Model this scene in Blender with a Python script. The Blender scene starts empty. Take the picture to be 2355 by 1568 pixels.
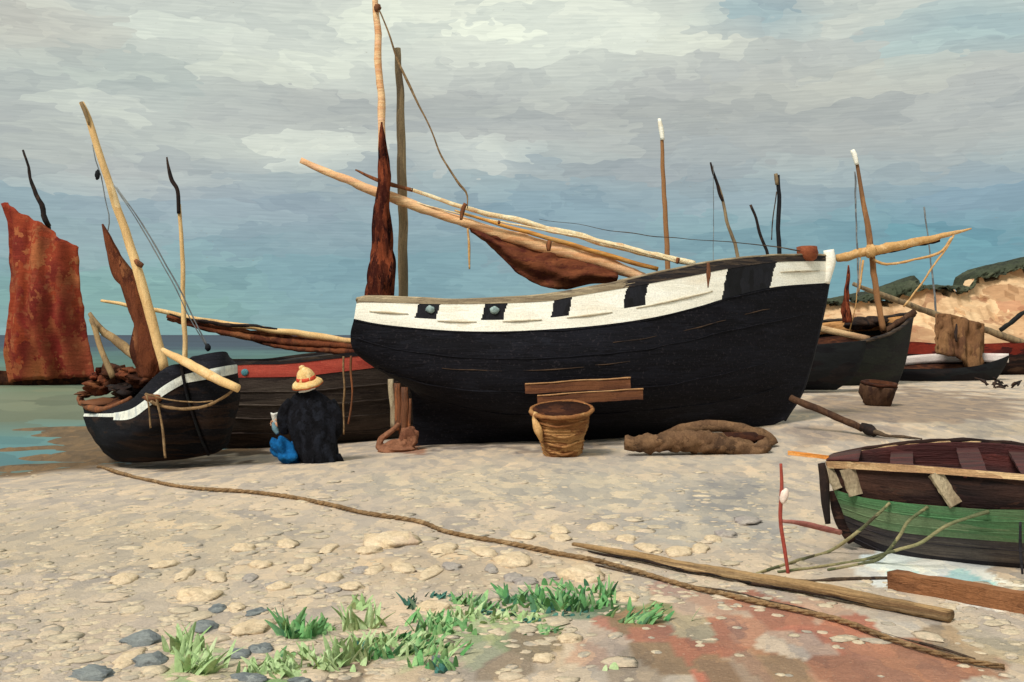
import bpy, bmesh, math, random
from mathutils import Vector, Matrix, noise
R = math.radians
random.seed(7)
sc = bpy.context.scene
col = sc.collection

# ------------------------------------------------------------------ camera
F = 2525.0; CH = 1.6; HX = 1177.5; HY = 770.0      # focal length and principal point, in picture units (2355 wide)
cam_d = bpy.data.cameras.new("camera"); cam = bpy.data.objects.new("camera", cam_d); col.objects.link(cam)
cam.location = (0, 0, CH); cam.rotation_euler = (R(90), 0, 0)
cam_d.sensor_width = 36; cam_d.lens = 36 * F / 2355; cam_d.shift_y = -14 / 2355
cam_d.clip_start = 0.1; cam_d.clip_end = 20000
sc.camera = cam
sc.view_settings.view_transform = 'Standard'; sc.view_settings.look = 'None'
sc.view_settings.exposure = 0.0; sc.view_settings.gamma = 1

def P(x, y, Y):
    return Vector(((x - HX) / F * Y, Y, CH - (y - HY) / F * Y))
def lin(c):
    return tuple(((v / 255 / 12.92) if v / 255 <= 0.04045 else ((v / 255 + 0.055) / 1.055) ** 2.4) for v in c)

# ------------------------------------------------------------------ world: cloudy sky over a Nishita sky
SUN_EL, SUN_AZ = 48, 215
w = bpy.data.worlds.new("World"); sc.world = w; w.use_nodes = True
nt = w.node_tree; nt.nodes.clear()
class NT:
    def __init__(s, t): s.t = t
    def n(s, typ, **k):
        nd = s.t.nodes.new(typ)
        for a, v in k.items(): setattr(nd, a, v)
        return nd
    def l(s, a, b): s.t.links.new(a, b)
    def val(s, sock, v):
        if isinstance(v, bpy.types.NodeSocket): s.l(v, sock)
        else: sock.default_value = v
    def math(s, op, a, b=None, c=None, clamp=False):
        nd = s.n('ShaderNodeMath', operation=op, use_clamp=clamp); s.val(nd.inputs[0], a)
        if b is not None: s.val(nd.inputs[1], b)
        if c is not None: s.val(nd.inputs[2], c)
        return nd.outputs[0]
    def vm(s, op, a, b=None, scale=None):
        nd = s.n('ShaderNodeVectorMath', operation=op); s.val(nd.inputs[0], a)
        if b is not None: s.val(nd.inputs[1], b)
        if scale is not None: s.val(nd.inputs['Scale'], scale)
        return nd.outputs['Value'] if op in ('LENGTH', 'DISTANCE', 'DOT_PRODUCT') else nd.outputs[0]
    def mix(s, fac, a, b, mode='MIX'):
        nd = s.n('ShaderNodeMix', data_type='RGBA', blend_type=mode); s.val(nd.inputs[0], fac)
        for i, v in ((6, a), (7, b)):
            s.val(nd.inputs[i], v if isinstance(v, bpy.types.NodeSocket) else tuple(v)[:3] + (1,))
        return nd.outputs[2]
    def vmix(s, fac, a, b):
        nd = s.n('ShaderNodeMix', data_type='VECTOR'); s.val(nd.inputs[0], fac); s.val(nd.inputs[4], a); s.val(nd.inputs[5], b)
        return nd.outputs[1]
    def noise(s, vec, scale, detail=3, rough=.5, out='Fac', dim='3D'):
        nd = s.n('ShaderNodeTexNoise', noise_dimensions=dim); s.val(nd.inputs['Vector'], vec)
        nd.inputs['Scale'].default_value = scale; nd.inputs['Detail'].default_value = detail; nd.inputs['Roughness'].default_value = rough
        return nd.outputs[out]
    def vor(s, vec, scale=1, out='Color', dim='3D', rnd=1, feature='F1'):
        nd = s.n('ShaderNodeTexVoronoi', voronoi_dimensions=dim, feature=feature); s.val(nd.inputs['Vector'], vec)
        nd.inputs['Scale'].default_value = scale; nd.inputs['Randomness'].default_value = rnd
        return nd.outputs[out]
    def ramp(s, fac, stops, interp='LINEAR'):
        nd = s.n('ShaderNodeValToRGB'); cr = nd.color_ramp; cr.interpolation = interp
        while len(cr.elements) < len(stops): cr.elements.new(0.5)
        for e, (p, c) in zip(cr.elements, stops):
            e.position = p; e.color = tuple(c)[:3] + (1,)
        s.val(nd.inputs[0], fac); return nd.outputs[0]
    def mrange(s, v, a, b, c=0, d=1, smooth=False):
        nd = s.n('ShaderNodeMapRange', interpolation_type='SMOOTHSTEP' if smooth else 'LINEAR'); s.val(nd.inputs[0], v)
        for i, q in enumerate((a, b, c, d)): s.val(nd.inputs[i + 1], q)
        return nd.outputs[0]
    def sep(s, v):
        nd = s.n('ShaderNodeSeparateXYZ'); s.val(nd.inputs[0], v); return nd.outputs
    def comb(s, x, y, z):
        nd = s.n('ShaderNodeCombineXYZ')
        for i, v in enumerate((x, y, z)): s.val(nd.inputs[i], v)
        return nd.outputs[0]

W = NT(nt)
tc = W.n('ShaderNodeTexCoord')
sx_, sy_, sz_ = W.sep(tc.outputs['Generated'])[:3]
duv = W.comb(sx_, sz_, 0.0)
# broad warp, then brush-like dabs: look the cloud colours up at the centre of wide flat cells
warp = W.vm('SUBTRACT', W.noise(W.vm('MULTIPLY', duv, (5, 14, 1)), 1.0, 3, .5, 'Color'), (.5, .5, .5))
duv2 = W.vm('ADD', duv, W.vm('MULTIPLY', warp, (.10, .045, 0)))
wob = W.vm('SUBTRACT', W.noise(W.vm('MULTIPLY', duv, (46, 120, 1)), 1.0, 1, .5, 'Color'), (.5, .5, .5))
cell_in = W.vm('ADD', W.vm('MULTIPLY', duv2, (19, 62, 1)), W.vm('MULTIPLY', wob, (1.0, 1.2, 0)))
cell = W.vm('MULTIPLY', W.vor(cell_in, 1, 'Position', '2D'), (1 / 19, 1 / 62, 0))
uv = W.vmix(.55, duv2, cell)
ux, uz = W.sep(uv)[:2]
def dirof(x, y):
    v = Vector(((x - HX) / F, 1, -(y - HY) / F)).normalized(); return v.x, v.z
stops = [(770, (134, 166, 172)), (640, (128, 160, 172)), (470, (146, 166, 176)), (330, (172, 178, 179)), (200, (180, 184, 183)), (60, (196, 202, 197)), (-160, (196, 203, 199))]
c = W.ramp(W.mrange(uz, 0, .36), [(max(0, min(1, dirof(HX, y)[1] / .36)), lin(k)) for y, k in stops])
blobs = [(250, 690, 560, 130, (128, 166, 166), .95), (900, 650, 420, 110, (124, 158, 170), .8),
 (2150, 560, 420, 150, (106, 150, 166), 1), (1700, 560, 340, 120, (122, 156, 168), .9), (1250, 490, 430, 90, (134, 160, 175), .8),
 (150, 560, 260, 90, (152, 172, 178), .6), (520, 480, 380, 90, (150, 166, 178), .85), (300, 400, 330, 80, (182, 186, 186), .7),
 (700, 335, 260, 60, (214, 220, 214), .95), (1100, 370, 180, 60, (206, 212, 208), .8), (1480, 390, 260, 50, (156, 164, 170), .7),
 (950, 240, 430, 55, (168, 174, 174), .8), (1700, 240, 560, 75, (172, 176, 174), .85), (2000, 170, 360, 60, (190, 193, 186), .7), (560, 110, 420, 90, (212, 217, 208), .85), (1050, 60, 500, 80, (224, 229, 218), .85), (1600, 110, 200, 40, (206, 210, 202), .7), (560, 320, 380, 50, (200, 206, 200), .8), (1150, 320, 240, 30, (186, 190, 188), .7), (2000, 300, 300, 40, (178, 180, 176), .7), (80, 330, 200, 90, (176, 182, 180), .7), (1350, 200, 200, 40, (190, 196, 192), .6), (330, 250, 260, 50, (196, 200, 196), .7), (1900, 400, 260, 40, (158, 174, 180), .6), (2150, 120, 160, 50, (196, 204, 198), .6),
 (1300, 90, 380, 110, (222, 228, 218), .95), (800, 90, 330, 120, (212, 219, 211), .8), (280, 170, 380, 150, (180, 190, 187), .8),
 (120, 40, 260, 70, (192, 190, 182), .7), (520, 40, 420, 90, (204, 210, 204), .7), (250, 230, 200, 60, (196, 202, 198), .7), (1740, 30, 190, 60, (146, 170, 181), .8), (2240, 60, 240, 90, (160, 184, 190), .8),
 (1950, 330, 340, 60, (165, 172, 174), .7), (2270, 440, 220, 80, (138, 164, 181), .8), (2050, 650, 380, 60, (106, 153, 167), .8),
 (1230, 370, 90, 30, (142, 160, 172), .5), (450, 60, 180, 60, (200, 208, 204), .6), (1700, 470, 240, 40, (150, 168, 180), .6),
 (1350, 600, 300, 40, (140, 158, 168), .6), (760, 560, 260, 40, (138, 158, 170), .6)]
for (x, y, rx, ry, k, s) in blobs:
    cx, cz = dirof(x, y)
    d = W.vm('LENGTH', W.vm('MULTIPLY', W.vm('SUBTRACT', W.comb(ux, uz, 0.0), (cx, cz, 0)), (F / rx, F / ry, 0)))
    c = W.mix(W.mrange(d, 1.05, .15, 0, s, True), c, lin(k))
# fine brush streaks and light flecks of the cloud layer
st = W.noise(W.vm('MULTIPLY', W.vm('ADD', duv, W.vm('MULTIPLY', warp, (.02, .012, 0))), (24, 560, 1)), 1.0, 4, .65)
c = W.mix(1.0, c, W.ramp(st, [(.25, (.88, .89, .895)), (.5, (1, 1, 1)), (.75, (1.10, 1.10, 1.09))]), 'MULTIPLY')
cellv = W.sep(W.vor(cell_in, 1, 'Color', '2D'))[0]
c = W.mix(1.0, c, W.ramp(cellv, [(0, (.90, .915, .93)), (.5, (1, 1, 1)), (1, (1.09, 1.09, 1.06))]), 'MULTIPLY')
cv2 = W.sep(W.vor(W.vm('ADD', W.vm('MULTIPLY', duv2, (60, 240, 1)), W.vm('MULTIPLY', wob, (2.2, 2.6, 0))), 1, 'Color', '2D'))[1]
c = W.mix(1.0, c, W.ramp(cv2, [(0, (.95, .955, .965)), (1, (1.05, 1.05, 1.04))]), 'MULTIPLY')
fl = W.noise(W.vm('MULTIPLY', duv, (230, 520, 1)), 1.0, 2, .7)
flm = W.noise(W.vm('MULTIPLY', duv, (9, 22, 1)), 1.0, 3, .6)
c = W.mix(W.math('MULTIPLY', W.mrange(fl, .66, .74, 0, .45), W.mrange(flm, .5, .62)), c, lin((140, 128, 112)))
sky = W.n('ShaderNodeTexSky', sky_type='NISHITA', sun_disc=False, sun_elevation=R(SUN_EL), sun_rotation=R(SUN_AZ))
c = W.mix(.03, c, W.vm('SCALE', sky.outputs[0], scale=.1))
c = W.mix(1.0, c, (1.10, 1.09, 1.04), 'MULTIPLY')
bg = W.n('ShaderNodeBackground'); W.l(c, bg.inputs[0]); bg.inputs[1].default_value = 1.0
wo = W.n('ShaderNodeOutputWorld'); W.l(bg.outputs[0], wo.inputs[0])

sun_d = bpy.data.lights.new("sun", 'SUN'); sun_d.energy = 3.3; sun_d.angle = R(18); sun_d.color = (1, .95, .87)
sun = bpy.data.objects.new("sun", sun_d); col.objects.link(sun)
sd = Vector((math.sin(R(SUN_AZ)) * math.cos(R(SUN_EL)), math.cos(R(SUN_AZ)) * math.cos(R(SUN_EL)), math.sin(R(SUN_EL))))
sun.rotation_euler = sd.to_track_quat('Z', 'Y').to_euler(); sun.location = (0, 0, 30)

# ------------------------------------------------------------------ object helpers
def thing(name, label, cat, loc, group=None):
    o = bpy.data.objects.new(name, None); col.objects.link(o); o.location = loc; o.empty_display_size = .2
    o['label'] = label; o['category'] = cat
    if group: o['group'] = group
    o['_w'] = list(loc); return o
def tag(o, label, cat, group=None):
    o['label'] = label; o['category'] = cat
    if group: o['group'] = group
    return o
def crom(pts, t):
    n = len(pts); k = min(int(t), n - 2); u = t - k
    p1, p2 = pts[k], pts[k + 1]
    p0 = pts[k - 1] if k > 0 else p1 * 2 - p2
    p3 = pts[k + 2] if k + 2 < n else p2 * 2 - p1
    return .5 * ((2 * p1) + (p2 - p0) * u + (2 * p0 - 5 * p1 + 4 * p2 - p3) * u * u + (3 * p1 - p0 - 3 * p2 + p3) * u ** 3)
def lerp_l(a, t):
    k = min(int(t), len(a) - 2); return a[k] + (a[k + 1] - a[k]) * (t - k)
def resample(pts, n):
    pts = [Vector(p) for p in pts]
    if len(pts) == 2:
        return [pts[0].lerp(pts[1], i / (n - 1)) for i in range(n)]
    m = (len(pts) - 1) * 12
    fine = [crom(pts, i / 12) for i in range(m + 1)]
    L = [0]
    for a, b in zip(fine, fine[1:]): L.append(L[-1] + (b - a).length)
    out = []; k = 0
    for i in range(n):
        d = L[-1] * i / (n - 1)
        while k < m - 1 and L[k + 1] < d: k += 1
        q = L[k + 1] - L[k]; out.append(fine[k].lerp(fine[k + 1], 0 if q < 1e-9 else min(1, (d - L[k]) / q)))
    return out

class MB:
    def __init__(s): s.v = []; s.f = []; s.m = []
    def add(s, vs, fs, mi=0):
        o = len(s.v); s.v += [Vector(q) for q in vs]
        for i, f in enumerate(fs):
            s.f.append(tuple(o + k for k in f)); s.m.append(mi[i] if isinstance(mi, list) else mi)
        return s
    def tube(s, pts, radii, seg=10, wob=0.0, step=None, mi=0, flat=1.0, seed=0, rr=.08):
        pts = [Vector(p) for p in pts]
        L = sum((b - a).length for a, b in zip(pts, pts[1:]))
        n = max(len(pts) if step is None else int(L / step), 2) + 1
        m = len(pts) - 1
        path = resample(pts, n)
        vs = []; up = None
        for i, p in enumerate(path):
            t = i / (n - 1)
            r = lerp_l(radii, t * (len(radii) - 1)) if len(radii) > 1 else radii[0]
            d = (path[min(i + 1, n - 1)] - path[max(i - 1, 0)]).normalized()
            if up is None: up = Vector((0, 0, 1)) if abs(d.z) < .8 else Vector((0, 1, 0))
            a = d.cross(up).normalized(); b = a.cross(d).normalized(); up = b
            if wob:
                nv = noise.noise_vector(p * 2.3 + Vector((seed, 0, 0))); p = p + Vector((nv.x, nv.y * .4, nv.z)) * wob
            for k in range(seg):
                an = 2 * math.pi * k / seg
                q = r * (1 + rr * noise.noise(p * 7 + Vector((k * 1.7, seed, i * .3))))
                vs.append(p + a * (math.cos(an) * q) + b * (math.sin(an) * q * flat))
        fs = [(i * seg + k, i * seg + (k + 1) % seg, (i + 1) * seg + (k + 1) % seg, (i + 1) * seg + k) for i in range(n - 1) for k in range(seg)]
        fs += [tuple(range(seg))[::-1], tuple((n - 1) * seg + k for k in range(seg))]
        return s.add(vs, fs, mi)
    def box(s, c, size, ax=None, mi=0):
        c = Vector(c); X, Y, Z = ax if ax else (Vector((1, 0, 0)), Vector((0, 1, 0)), Vector((0, 0, 1)))
        h = [q / 2 for q in size]
        vs = [c + X * (h[0] * i) + Y * (h[1] * j) + Z * (h[2] * k) for k in (-1, 1) for j in (-1, 1) for i in (-1, 1)]
        return s.add(vs, [(0, 2, 3, 1), (4, 5, 7, 6), (0, 1, 5, 4), (2, 6, 7, 3), (0, 4, 6, 2), (1, 3, 7, 5)], mi)
    def board(s, a, b, wd, th, up=Vector((0, 0, 1)), mi=0, n=10, jit=.004, taper=1.0):
        """plank from a to b: wd across 'up' direction, th the other way, slightly uneven"""
        a = Vector(a); b = Vector(b); d = (b - a).normalized(); sdv = d.cross(up).normalized(); u = sdv.cross(d).normalized()
        vs = []
        for i in range(n + 1):
            t = i / n; p = a.lerp(b, t); k = 1 + (taper - 1) * t
            for (x, y) in ((-1, -1), (1, -1), (1, 1), (-1, 1)):
                j = Vector((random.uniform(-1, 1), random.uniform(-1, 1), random.uniform(-1, 1))) * jit
                vs.append(p + sdv * (x * th / 2) + u * (y * wd * k / 2) + j)
        fs = [(i * 4 + k, i * 4 + (k + 1) % 4, i * 4 + 4 + (k + 1) % 4, i * 4 + 4 + k) for i in range(n) for k in range(4)]
        fs += [(3, 2, 1, 0), (n * 4, n * 4 + 1, n * 4 + 2, n * 4 + 3)]
        return s.add(vs, fs, mi)
    def ell(s, c, r, nu=14, nv=9, rough=0.0, rot=None, seed=0, mi=0, power=1.0):
        c = Vector(c); vs = []
        for j in range(nv + 1):
            ph = math.pi * j / nv
            for i in range(nu):
                th = 2 * math.pi * i / nu
                d = Vector((math.sin(ph) * math.cos(th), math.sin(ph) * math.sin(th), math.cos(ph)))
                q = 1 + rough * noise.noise(d * 1.9 + Vector((seed * 3.1, 0, seed)))
                p = Vector((d.x * r[0] * q, d.y * r[1] * q, d.z * r[2] * q))
                if rot: p = rot @ p
                vs.append(c + p)
        fs = [(j * nu + i, (j + 1) * nu + i, (j + 1) * nu + (i + 1) % nu, j * nu + (i + 1) % nu) for j in range(nv) for i in range(nu)]
        return s.add(vs, fs, mi)
    def grid(s, g, mi=0, mf=None, flip=False):
        nr, nc = len(g), len(g[0]); vs = [p for r in g for p in r]; fs = []; ms = []
        for r in range(nr - 1):
            for k in range(nc - 1):
                q = (r * nc + k, r * nc + k + 1, (r + 1) * nc + k + 1, (r + 1) * nc + k)
                fs.append(q[::-1] if flip else q); ms.append(mf(r, k) if mf else mi)
        return s.add(vs, fs, ms)
    def sheet(s, g, th, mi=0, mf=None):
        """thick sheet from a grid: both faces and the rim"""
        nr, nc = len(g), len(g[0]); nrm = []
        for r in range(nr):
            row = []
            for k in range(nc):
                a = g[min(r + 1, nr - 1)][k] - g[max(r - 1, 0)][k]; b = g[r][min(k + 1, nc - 1)] - g[r][max(k - 1, 0)]
                q = a.cross(b); row.append(q.normalized() if q.length > 1e-9 else Vector((0, -1, 0)))
            nrm.append(row)
        g1 = [[g[r][k] + nrm[r][k] * th / 2 for k in range(nc)] for r in range(nr)]
        g2 = [[g[r][k] - nrm[r][k] * th / 2 for k in range(nc)] for r in range(nr)]
        s.grid(g1, mi, mf, True); s.grid(g2, mi, mf)
        rim = [(r, 0) for r in range(nr)] + [(nr - 1, k) for k in range(1, nc)] + [(r, nc - 1) for r in range(nr - 2, -1, -1)] + [(0, k) for k in range(nc - 2, 0, -1)]
        n = len(rim); vs = [g1[a][b] for a, b in rim] + [g2[a][b] for a, b in rim]
        return s.add(vs, [(i, (i + 1) % n, n + (i + 1) % n, n + i) for i in range(n)], mi)
    def lathe(s, c, prof, seg=28, rough=0.0, mi=0, sq=1.0):
        c = Vector(c); vs = []
        for (r, z) in prof:
            for k in range(seg):
                an = 2 * math.pi * k / seg; q = 1 + rough * noise.noise(Vector((math.cos(an) * 2, math.sin(an) * 2, z * 6)))
                vs.append(c + Vector((math.cos(an) * r * q, math.sin(an) * r * q * sq, z)))
        n = len(prof); fs = [(i * seg + k, i * seg + (k + 1) % seg, (i + 1) * seg + (k + 1) % seg, (i + 1) * seg + k) for i in range(n - 1) for k in range(seg)]
        fs += [tuple(range(seg))[::-1], tuple((n - 1) * seg + k for k in range(seg))]
        return s.add(vs, fs, mi)
    def build(s, name, mats, parent=None, smooth=True, fix=True):
        if not isinstance(mats, (list, tuple)): mats = [mats]
        off = Vector((0, 0, 0))
        if parent is not None:
            off = Vector(parent['_w'])
        elif s.v:
            lo = Vector((sum(v.x for v in s.v) / len(s.v), sum(v.y for v in s.v) / len(s.v), min(v.z for v in s.v))); off = lo
        me = bpy.data.meshes.new(name); me.from_pydata([v - off for v in s.v], [], s.f)
        for m in mats: me.materials.append(m)
        me.polygons.foreach_set('material_index', s.m)
        me.polygons.foreach_set('use_smooth', [smooth] * len(s.f)); me.update()
        if fix:
            bm = bmesh.new(); bm.from_mesh(me)
            bmesh.ops.remove_doubles(bm, verts=bm.verts, dist=1e-6)
            bmesh.ops.recalc_face_normals(bm, faces=bm.faces); bm.to_mesh(me); bm.free()
        o = bpy.data.objects.new(name, me); col.objects.link(o); o['_w'] = list(off)
        if parent is not None: o.parent = parent
        else: o.location = off
        return o
def sub(name, mb, mats, parent, smooth=True): return mb.build(name, mats, parent, smooth)
def remesh(o, vox, smooth=True):
    md = o.modifiers.new('r', 'REMESH'); md.mode = 'VOXEL'; md.voxel_size = vox; md.use_smooth_shade = smooth
    sm = o.modifiers.new('s', 'SMOOTH'); sm.factor = .5; sm.iterations = 2
    dg = bpy.context.evaluated_depsgraph_get(); me = bpy.data.meshes.new_from_object(o.evaluated_get(dg))
    o.modifiers.clear(); o.data = me; return o

# ------------------------------------------------------------------ painted materials
def paint(name, cols, scale=(3, 3, 3), rough=.75, spec=.25, bump=.35, streak=(8, 8, 60), samt=.16, speck=None, island=False, wob=.8, speck_s=34, nrm_d=.02, grain=48):
    m = bpy.data.materials.new(name); m.use_nodes = True; t = m.node_tree; t.nodes.clear(); N = NT(t)
    tcn = N.n('ShaderNodeTexCoord'); co = tcn.outputs['Object']
    wv = N.vm('SUBTRACT', N.noise(N.vm('MULTIPLY', co, tuple(2.2 * q for q in scale)), 1, 3, .6, 'Color'), (.5, .5, .5))
    vv = N.vm('ADD', N.vm('MULTIPLY', co, scale), N.vm('SCALE', wv, scale=wob))
    cell = N.sep(N.vor(vv))[0]
    big = N.noise(N.vm('MULTIPLY', co, tuple(.45 * q for q in scale)), 1, 2, .5)
    f = N.math('ADD', N.math('MULTIPLY', cell, .6), N.math('MULTIPLY', N.mrange(big, .3, .7), .4))
    if island:
        g = N.n('ShaderNodeNewGeometry'); f = N.math('ADD', N.math('MULTIPLY', f, .35), N.math('MULTIPLY', g.outputs['Random Per Island'], .65))
    n = len(cols); base = N.ramp(f, [((i + .5) / n, lin(k)) for i, k in enumerate(cols)])
    sv = N.vm('ADD', N.vm('MULTIPLY', co, streak), N.vm('SCALE', wv, scale=3.0))
    sn = N.noise(sv, 1, 4, .65)
    base = N.mix(1.0, base, N.ramp(sn, [(.28, (1 - samt,) * 3), (.5, (1, 1, 1)), (.72, (1 + samt,) * 3)]), 'MULTIPLY')
    gr_ = N.noise(co, grain, 2, .7)
    base = N.mix(1.0, base, N.ramp(gr_, [(.3, (.86,) * 3), (.5, (1, 1, 1)), (.7, (1.14,) * 3)]), 'MULTIPLY')
    if speck:
        amt, kc = speck
        sp = N.noise(co, speck_s, 2, .8)
        base = N.mix(N.mrange(sp, .58, .7, 0, amt), base, lin(kc))
    b = N.n('ShaderNodeBsdfPrincipled'); N.l(base, b.inputs['Base Color']); b.inputs['Roughness'].default_value = rough
    b.inputs['Specular IOR Level'].default_value = spec
    bp = N.n('ShaderNodeBump'); bp.inputs['Strength'].default_value = bump; bp.inputs['Distance'].default_value = nrm_d
    N.l(N.math('ADD', sn, N.math('MULTIPLY', cell, .35)), bp.inputs['Height']); N.l(bp.outputs[0], b.inputs['Normal'])
    o = N.n('ShaderNodeOutputMaterial'); N.l(b.outputs[0], o.inputs[0]); return m

M = {}
M['black'] = paint('black_paint', [(13, 12, 17), (18, 17, 23), (23, 23, 30), (15, 14, 19), (30, 31, 39)], (1.1, 1.1, 5), .75, .12, .6, (2.5, 2.5, 46), .45, (.4, (66, 60, 64)), wob=1.6, speck_s=26)
M['black_green'] = paint('weathered_black_paint', [(14, 14, 17), (20, 24, 21), (28, 32, 27), (15, 13, 18), (30, 28, 27)], (1, 1, 5), .7, .2, .5, (4, 4, 50), .3, (.2, (76, 74, 68)), wob=1.3, speck_s=20)
M['white'] = paint('white_paint', [(242, 236, 220), (248, 242, 226), (252, 248, 236), (240, 228, 206)], (2, 2, 9), .6, .3, .35, (6, 6, 80), .07)
M['white_grey'] = paint('grey_white_paint', [(196, 200, 196), (216, 218, 208), (232, 232, 218), (176, 182, 180)], (9, 9, 4), .7, .2, .5, (60, 60, 10), .16)
M['port'] = paint('port_black_paint', [(20, 19, 24), (30, 30, 36), (16, 15, 18)], (8, 8, 4), .7, .2, .4, (60, 60, 8), .25)
M['moulding'] = paint('grubby_cream_moulding', [(186, 168, 138), (206, 194, 170), (170, 156, 134)], (5, 5, 30), .8, .2, .3, (12, 12, 60), .2)
M['seam'] = paint('seam_brown', [(54, 42, 34), (84, 64, 48), (38, 32, 32)], (5, 5, 30), .8, .2, .3, (12, 12, 60), .3)
M['rail_grey'] = paint('weathered_rail_wood', [(150, 134, 108), (120, 104, 84), (176, 158, 128), (98, 86, 74)], (2.5, 2.5, 22), .8, .2, .4, (8, 8, 90), .25)
M['rail_dark'] = paint('tarred_rail_wood', [(54, 44, 40), (34, 32, 36), (84, 70, 58), (28, 26, 30)], (2.5, 2.5, 24), .8, .2, .4, (8, 8, 90), .3)
M['peach'] = paint('peeled_pale_pine', [(236, 176, 124), (228, 178, 134), (244, 200, 150), (222, 160, 110), (240, 190, 150)], (2.2, 2.2, 18), .7, .25, .5, (3, 3, 80), .14)
M['cream_spar'] = paint('bleached_cordage_wrap', [(238, 216, 172), (226, 196, 150), (244, 228, 190), (222, 180, 134)], (9, 3, 18), .8, .2, .7, (40, 6, 50), .16)
M['ochre'] = paint('varnished_ochre_wood', [(196, 134, 60), (214, 152, 72), (176, 116, 54), (206, 160, 96)], (2, 2, 20), .6, .3, .4, (3, 3, 80), .15)
M['tan'] = paint('tan_spar_wood', [(234, 196, 138), (226, 186, 128), (214, 172, 116), (240, 206, 154)], (6, 6, 2.2), .7, .25, .4, (60, 60, 5), .12)
M['tan_dull'] = paint('dull_tan_wood', [(150, 122, 84), (166, 138, 98), (128, 104, 74), (140, 116, 84)], (6, 6, 2.5), .8, .2, .4, (60, 60, 5), .18)
M['mast_grey'] = paint('grey_brown_mast_wood', [(122, 104, 80), (146, 124, 94), (104, 88, 70), (160, 136, 102)], (9, 9, 1.6), .8, .2, .5, (80, 80, 4), .22)
M['mast_brown'] = paint('brown_mast_wood', [(140, 98, 62), (160, 114, 74), (122, 86, 60)], (7, 7, 1.4), .8, .2, .4, (60, 60, 4), .18)
M['dark_wood'] = paint('dark_tarred_wood', [(44, 30, 26), (30, 24, 24), (64, 46, 36)], (6, 6, 3), .8, .2, .5, (40, 40, 8), .3)
M['maroon_sail'] = paint('dark_maroon_canvas', [(40, 18, 18), (70, 32, 24), (132, 66, 42), (32, 16, 18), (108, 52, 36)], (13, 13, 3.4), .95, .05, .8, (40, 40, 9), .35, (.25, (150, 96, 70)), wob=1.4, speck_s=26)
M['brown_sail'] = paint('tanned_brown_canvas', [(96, 50, 34), (116, 66, 42), (84, 40, 32), (128, 76, 48)], (3.5, 3.5, 8), .9, .1, .8, (10, 10, 40), .22, wob=1.4)
M['furled_far'] = paint('rusty_brown_canvas', [(98, 54, 36), (118, 66, 42), (76, 40, 30), (134, 84, 54)], (7, 7, 3), .9, .1, .8, (40, 40, 10), .25, wob=1.4)
M['red_sail'] = paint('red_brown_canvas', [(132, 54, 38), (146, 64, 42), (112, 42, 36), (162, 94, 60), (124, 44, 38), (146, 80, 54)], (.9, .9, .7), .95, .05, .5, (1.6, 1.6, 16), .24, (.5, (172, 112, 76)), wob=2.4, speck_s=2.2, nrm_d=.03, grain=16)
M['red_band'] = paint('brick_red_paint', [(178, 72, 58), (188, 82, 66), (164, 62, 52)], (2, 2, 8), .75, .2, .4, (5, 5, 50), .12, (.12, (220, 150, 130)))
M['dark_brown_hull'] = paint('dark_brown_planking', [(56, 46, 42), (70, 60, 54), (44, 36, 34), (84, 74, 66)], (.9, .9, 9), .85, .15, .7, (3.5, 3.5, 38), .42, (.2, (98, 86, 76)), wob=1.2)
M['small_hull'] = paint('dark_striped_hull_paint', [(14, 13, 17), (22, 22, 26), (16, 15, 18), (46, 34, 28), (20, 20, 25)], (1.2, 1.2, 9), .85, .08, .6, (4, 4, 34), .38, (.26, (70, 62, 60)), wob=1.3)
M['rope'] = paint('brown_rope', [(134, 106, 74), (152, 122, 88), (114, 90, 64), (164, 136, 102)], (12, 12, 12), .9, .1, .8, (40, 40, 40), .22)
M['rope_dark'] = paint('dark_rope', [(70, 58, 50), (96, 80, 64), (52, 44, 42)], (14, 14, 14), .9, .1, .7, (40, 40, 40), .25)
M['rope_green'] = paint('olive_rope', [(136, 132, 96), (160, 148, 110), (100, 106, 76), (84, 74, 60)], (5, 5, 9), .9, .1, .7, (20, 20, 60), .2)
M['rope_tan'] = paint('tan_rope', [(206, 162, 106), (190, 146, 94), (220, 180, 128)], (9, 9, 9), .9, .1, .6, (30, 30, 30), .15)
M['wire'] = paint('grey_line', [(120, 124, 126), (96, 98, 102), (140, 142, 140)], (5, 5, 5), .9, .1, .2, (20, 20, 20), .2)
M['wicker'] = paint('wicker', [(168, 120, 74), (184, 138, 88), (136, 88, 54), (152, 104, 62), (116, 64, 40)], (5, 5, 13), .85, .15, 1.0, (10, 10, 60), .26, wob=1.6)
M['inside_dark'] = paint('shaded_brown_wood', [(70, 40, 27), (48, 28, 23), (92, 54, 34)], (6, 6, 6), .9, .1, .6, (20, 20, 20), .25)  # dark brown wood; also paints the shade inside basket and canvas loop
M['plank_brown'] = paint('reddish_brown_board', [(98, 58, 36), (112, 70, 44), (84, 50, 34), (124, 80, 54)], (1.5, 3, 20), .8, .2, .5, (3, 3, 90), .15)
M['plank_edge'] = paint('pale_board_edge', [(168, 124, 84), (190, 150, 108)], (3, 3, 20), .8, .2, .4, (4, 4, 60), .15)
M['canvas_roll'] = paint('brown_canvas_roll', [(94, 70, 52), (112, 84, 62), (126, 96, 70), (80, 60, 46)], (7, 4, 9), .9, .1, .9, (40, 12, 14), .22, wob=1.5)
M['prop'] = paint('rusty_prop_wood', [(128, 84, 56), (108, 70, 50), (150, 92, 58), (92, 64, 50)], (14, 14, 2.5), .85, .15, .8, (70, 70, 8), .3)
M['prop_red'] = paint('red_earth_covered_wood', [(128, 84, 62), (142, 98, 74), (112, 72, 54)], (7, 7, 7), .9, .1, .8, (24, 24, 24), .25)
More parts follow.
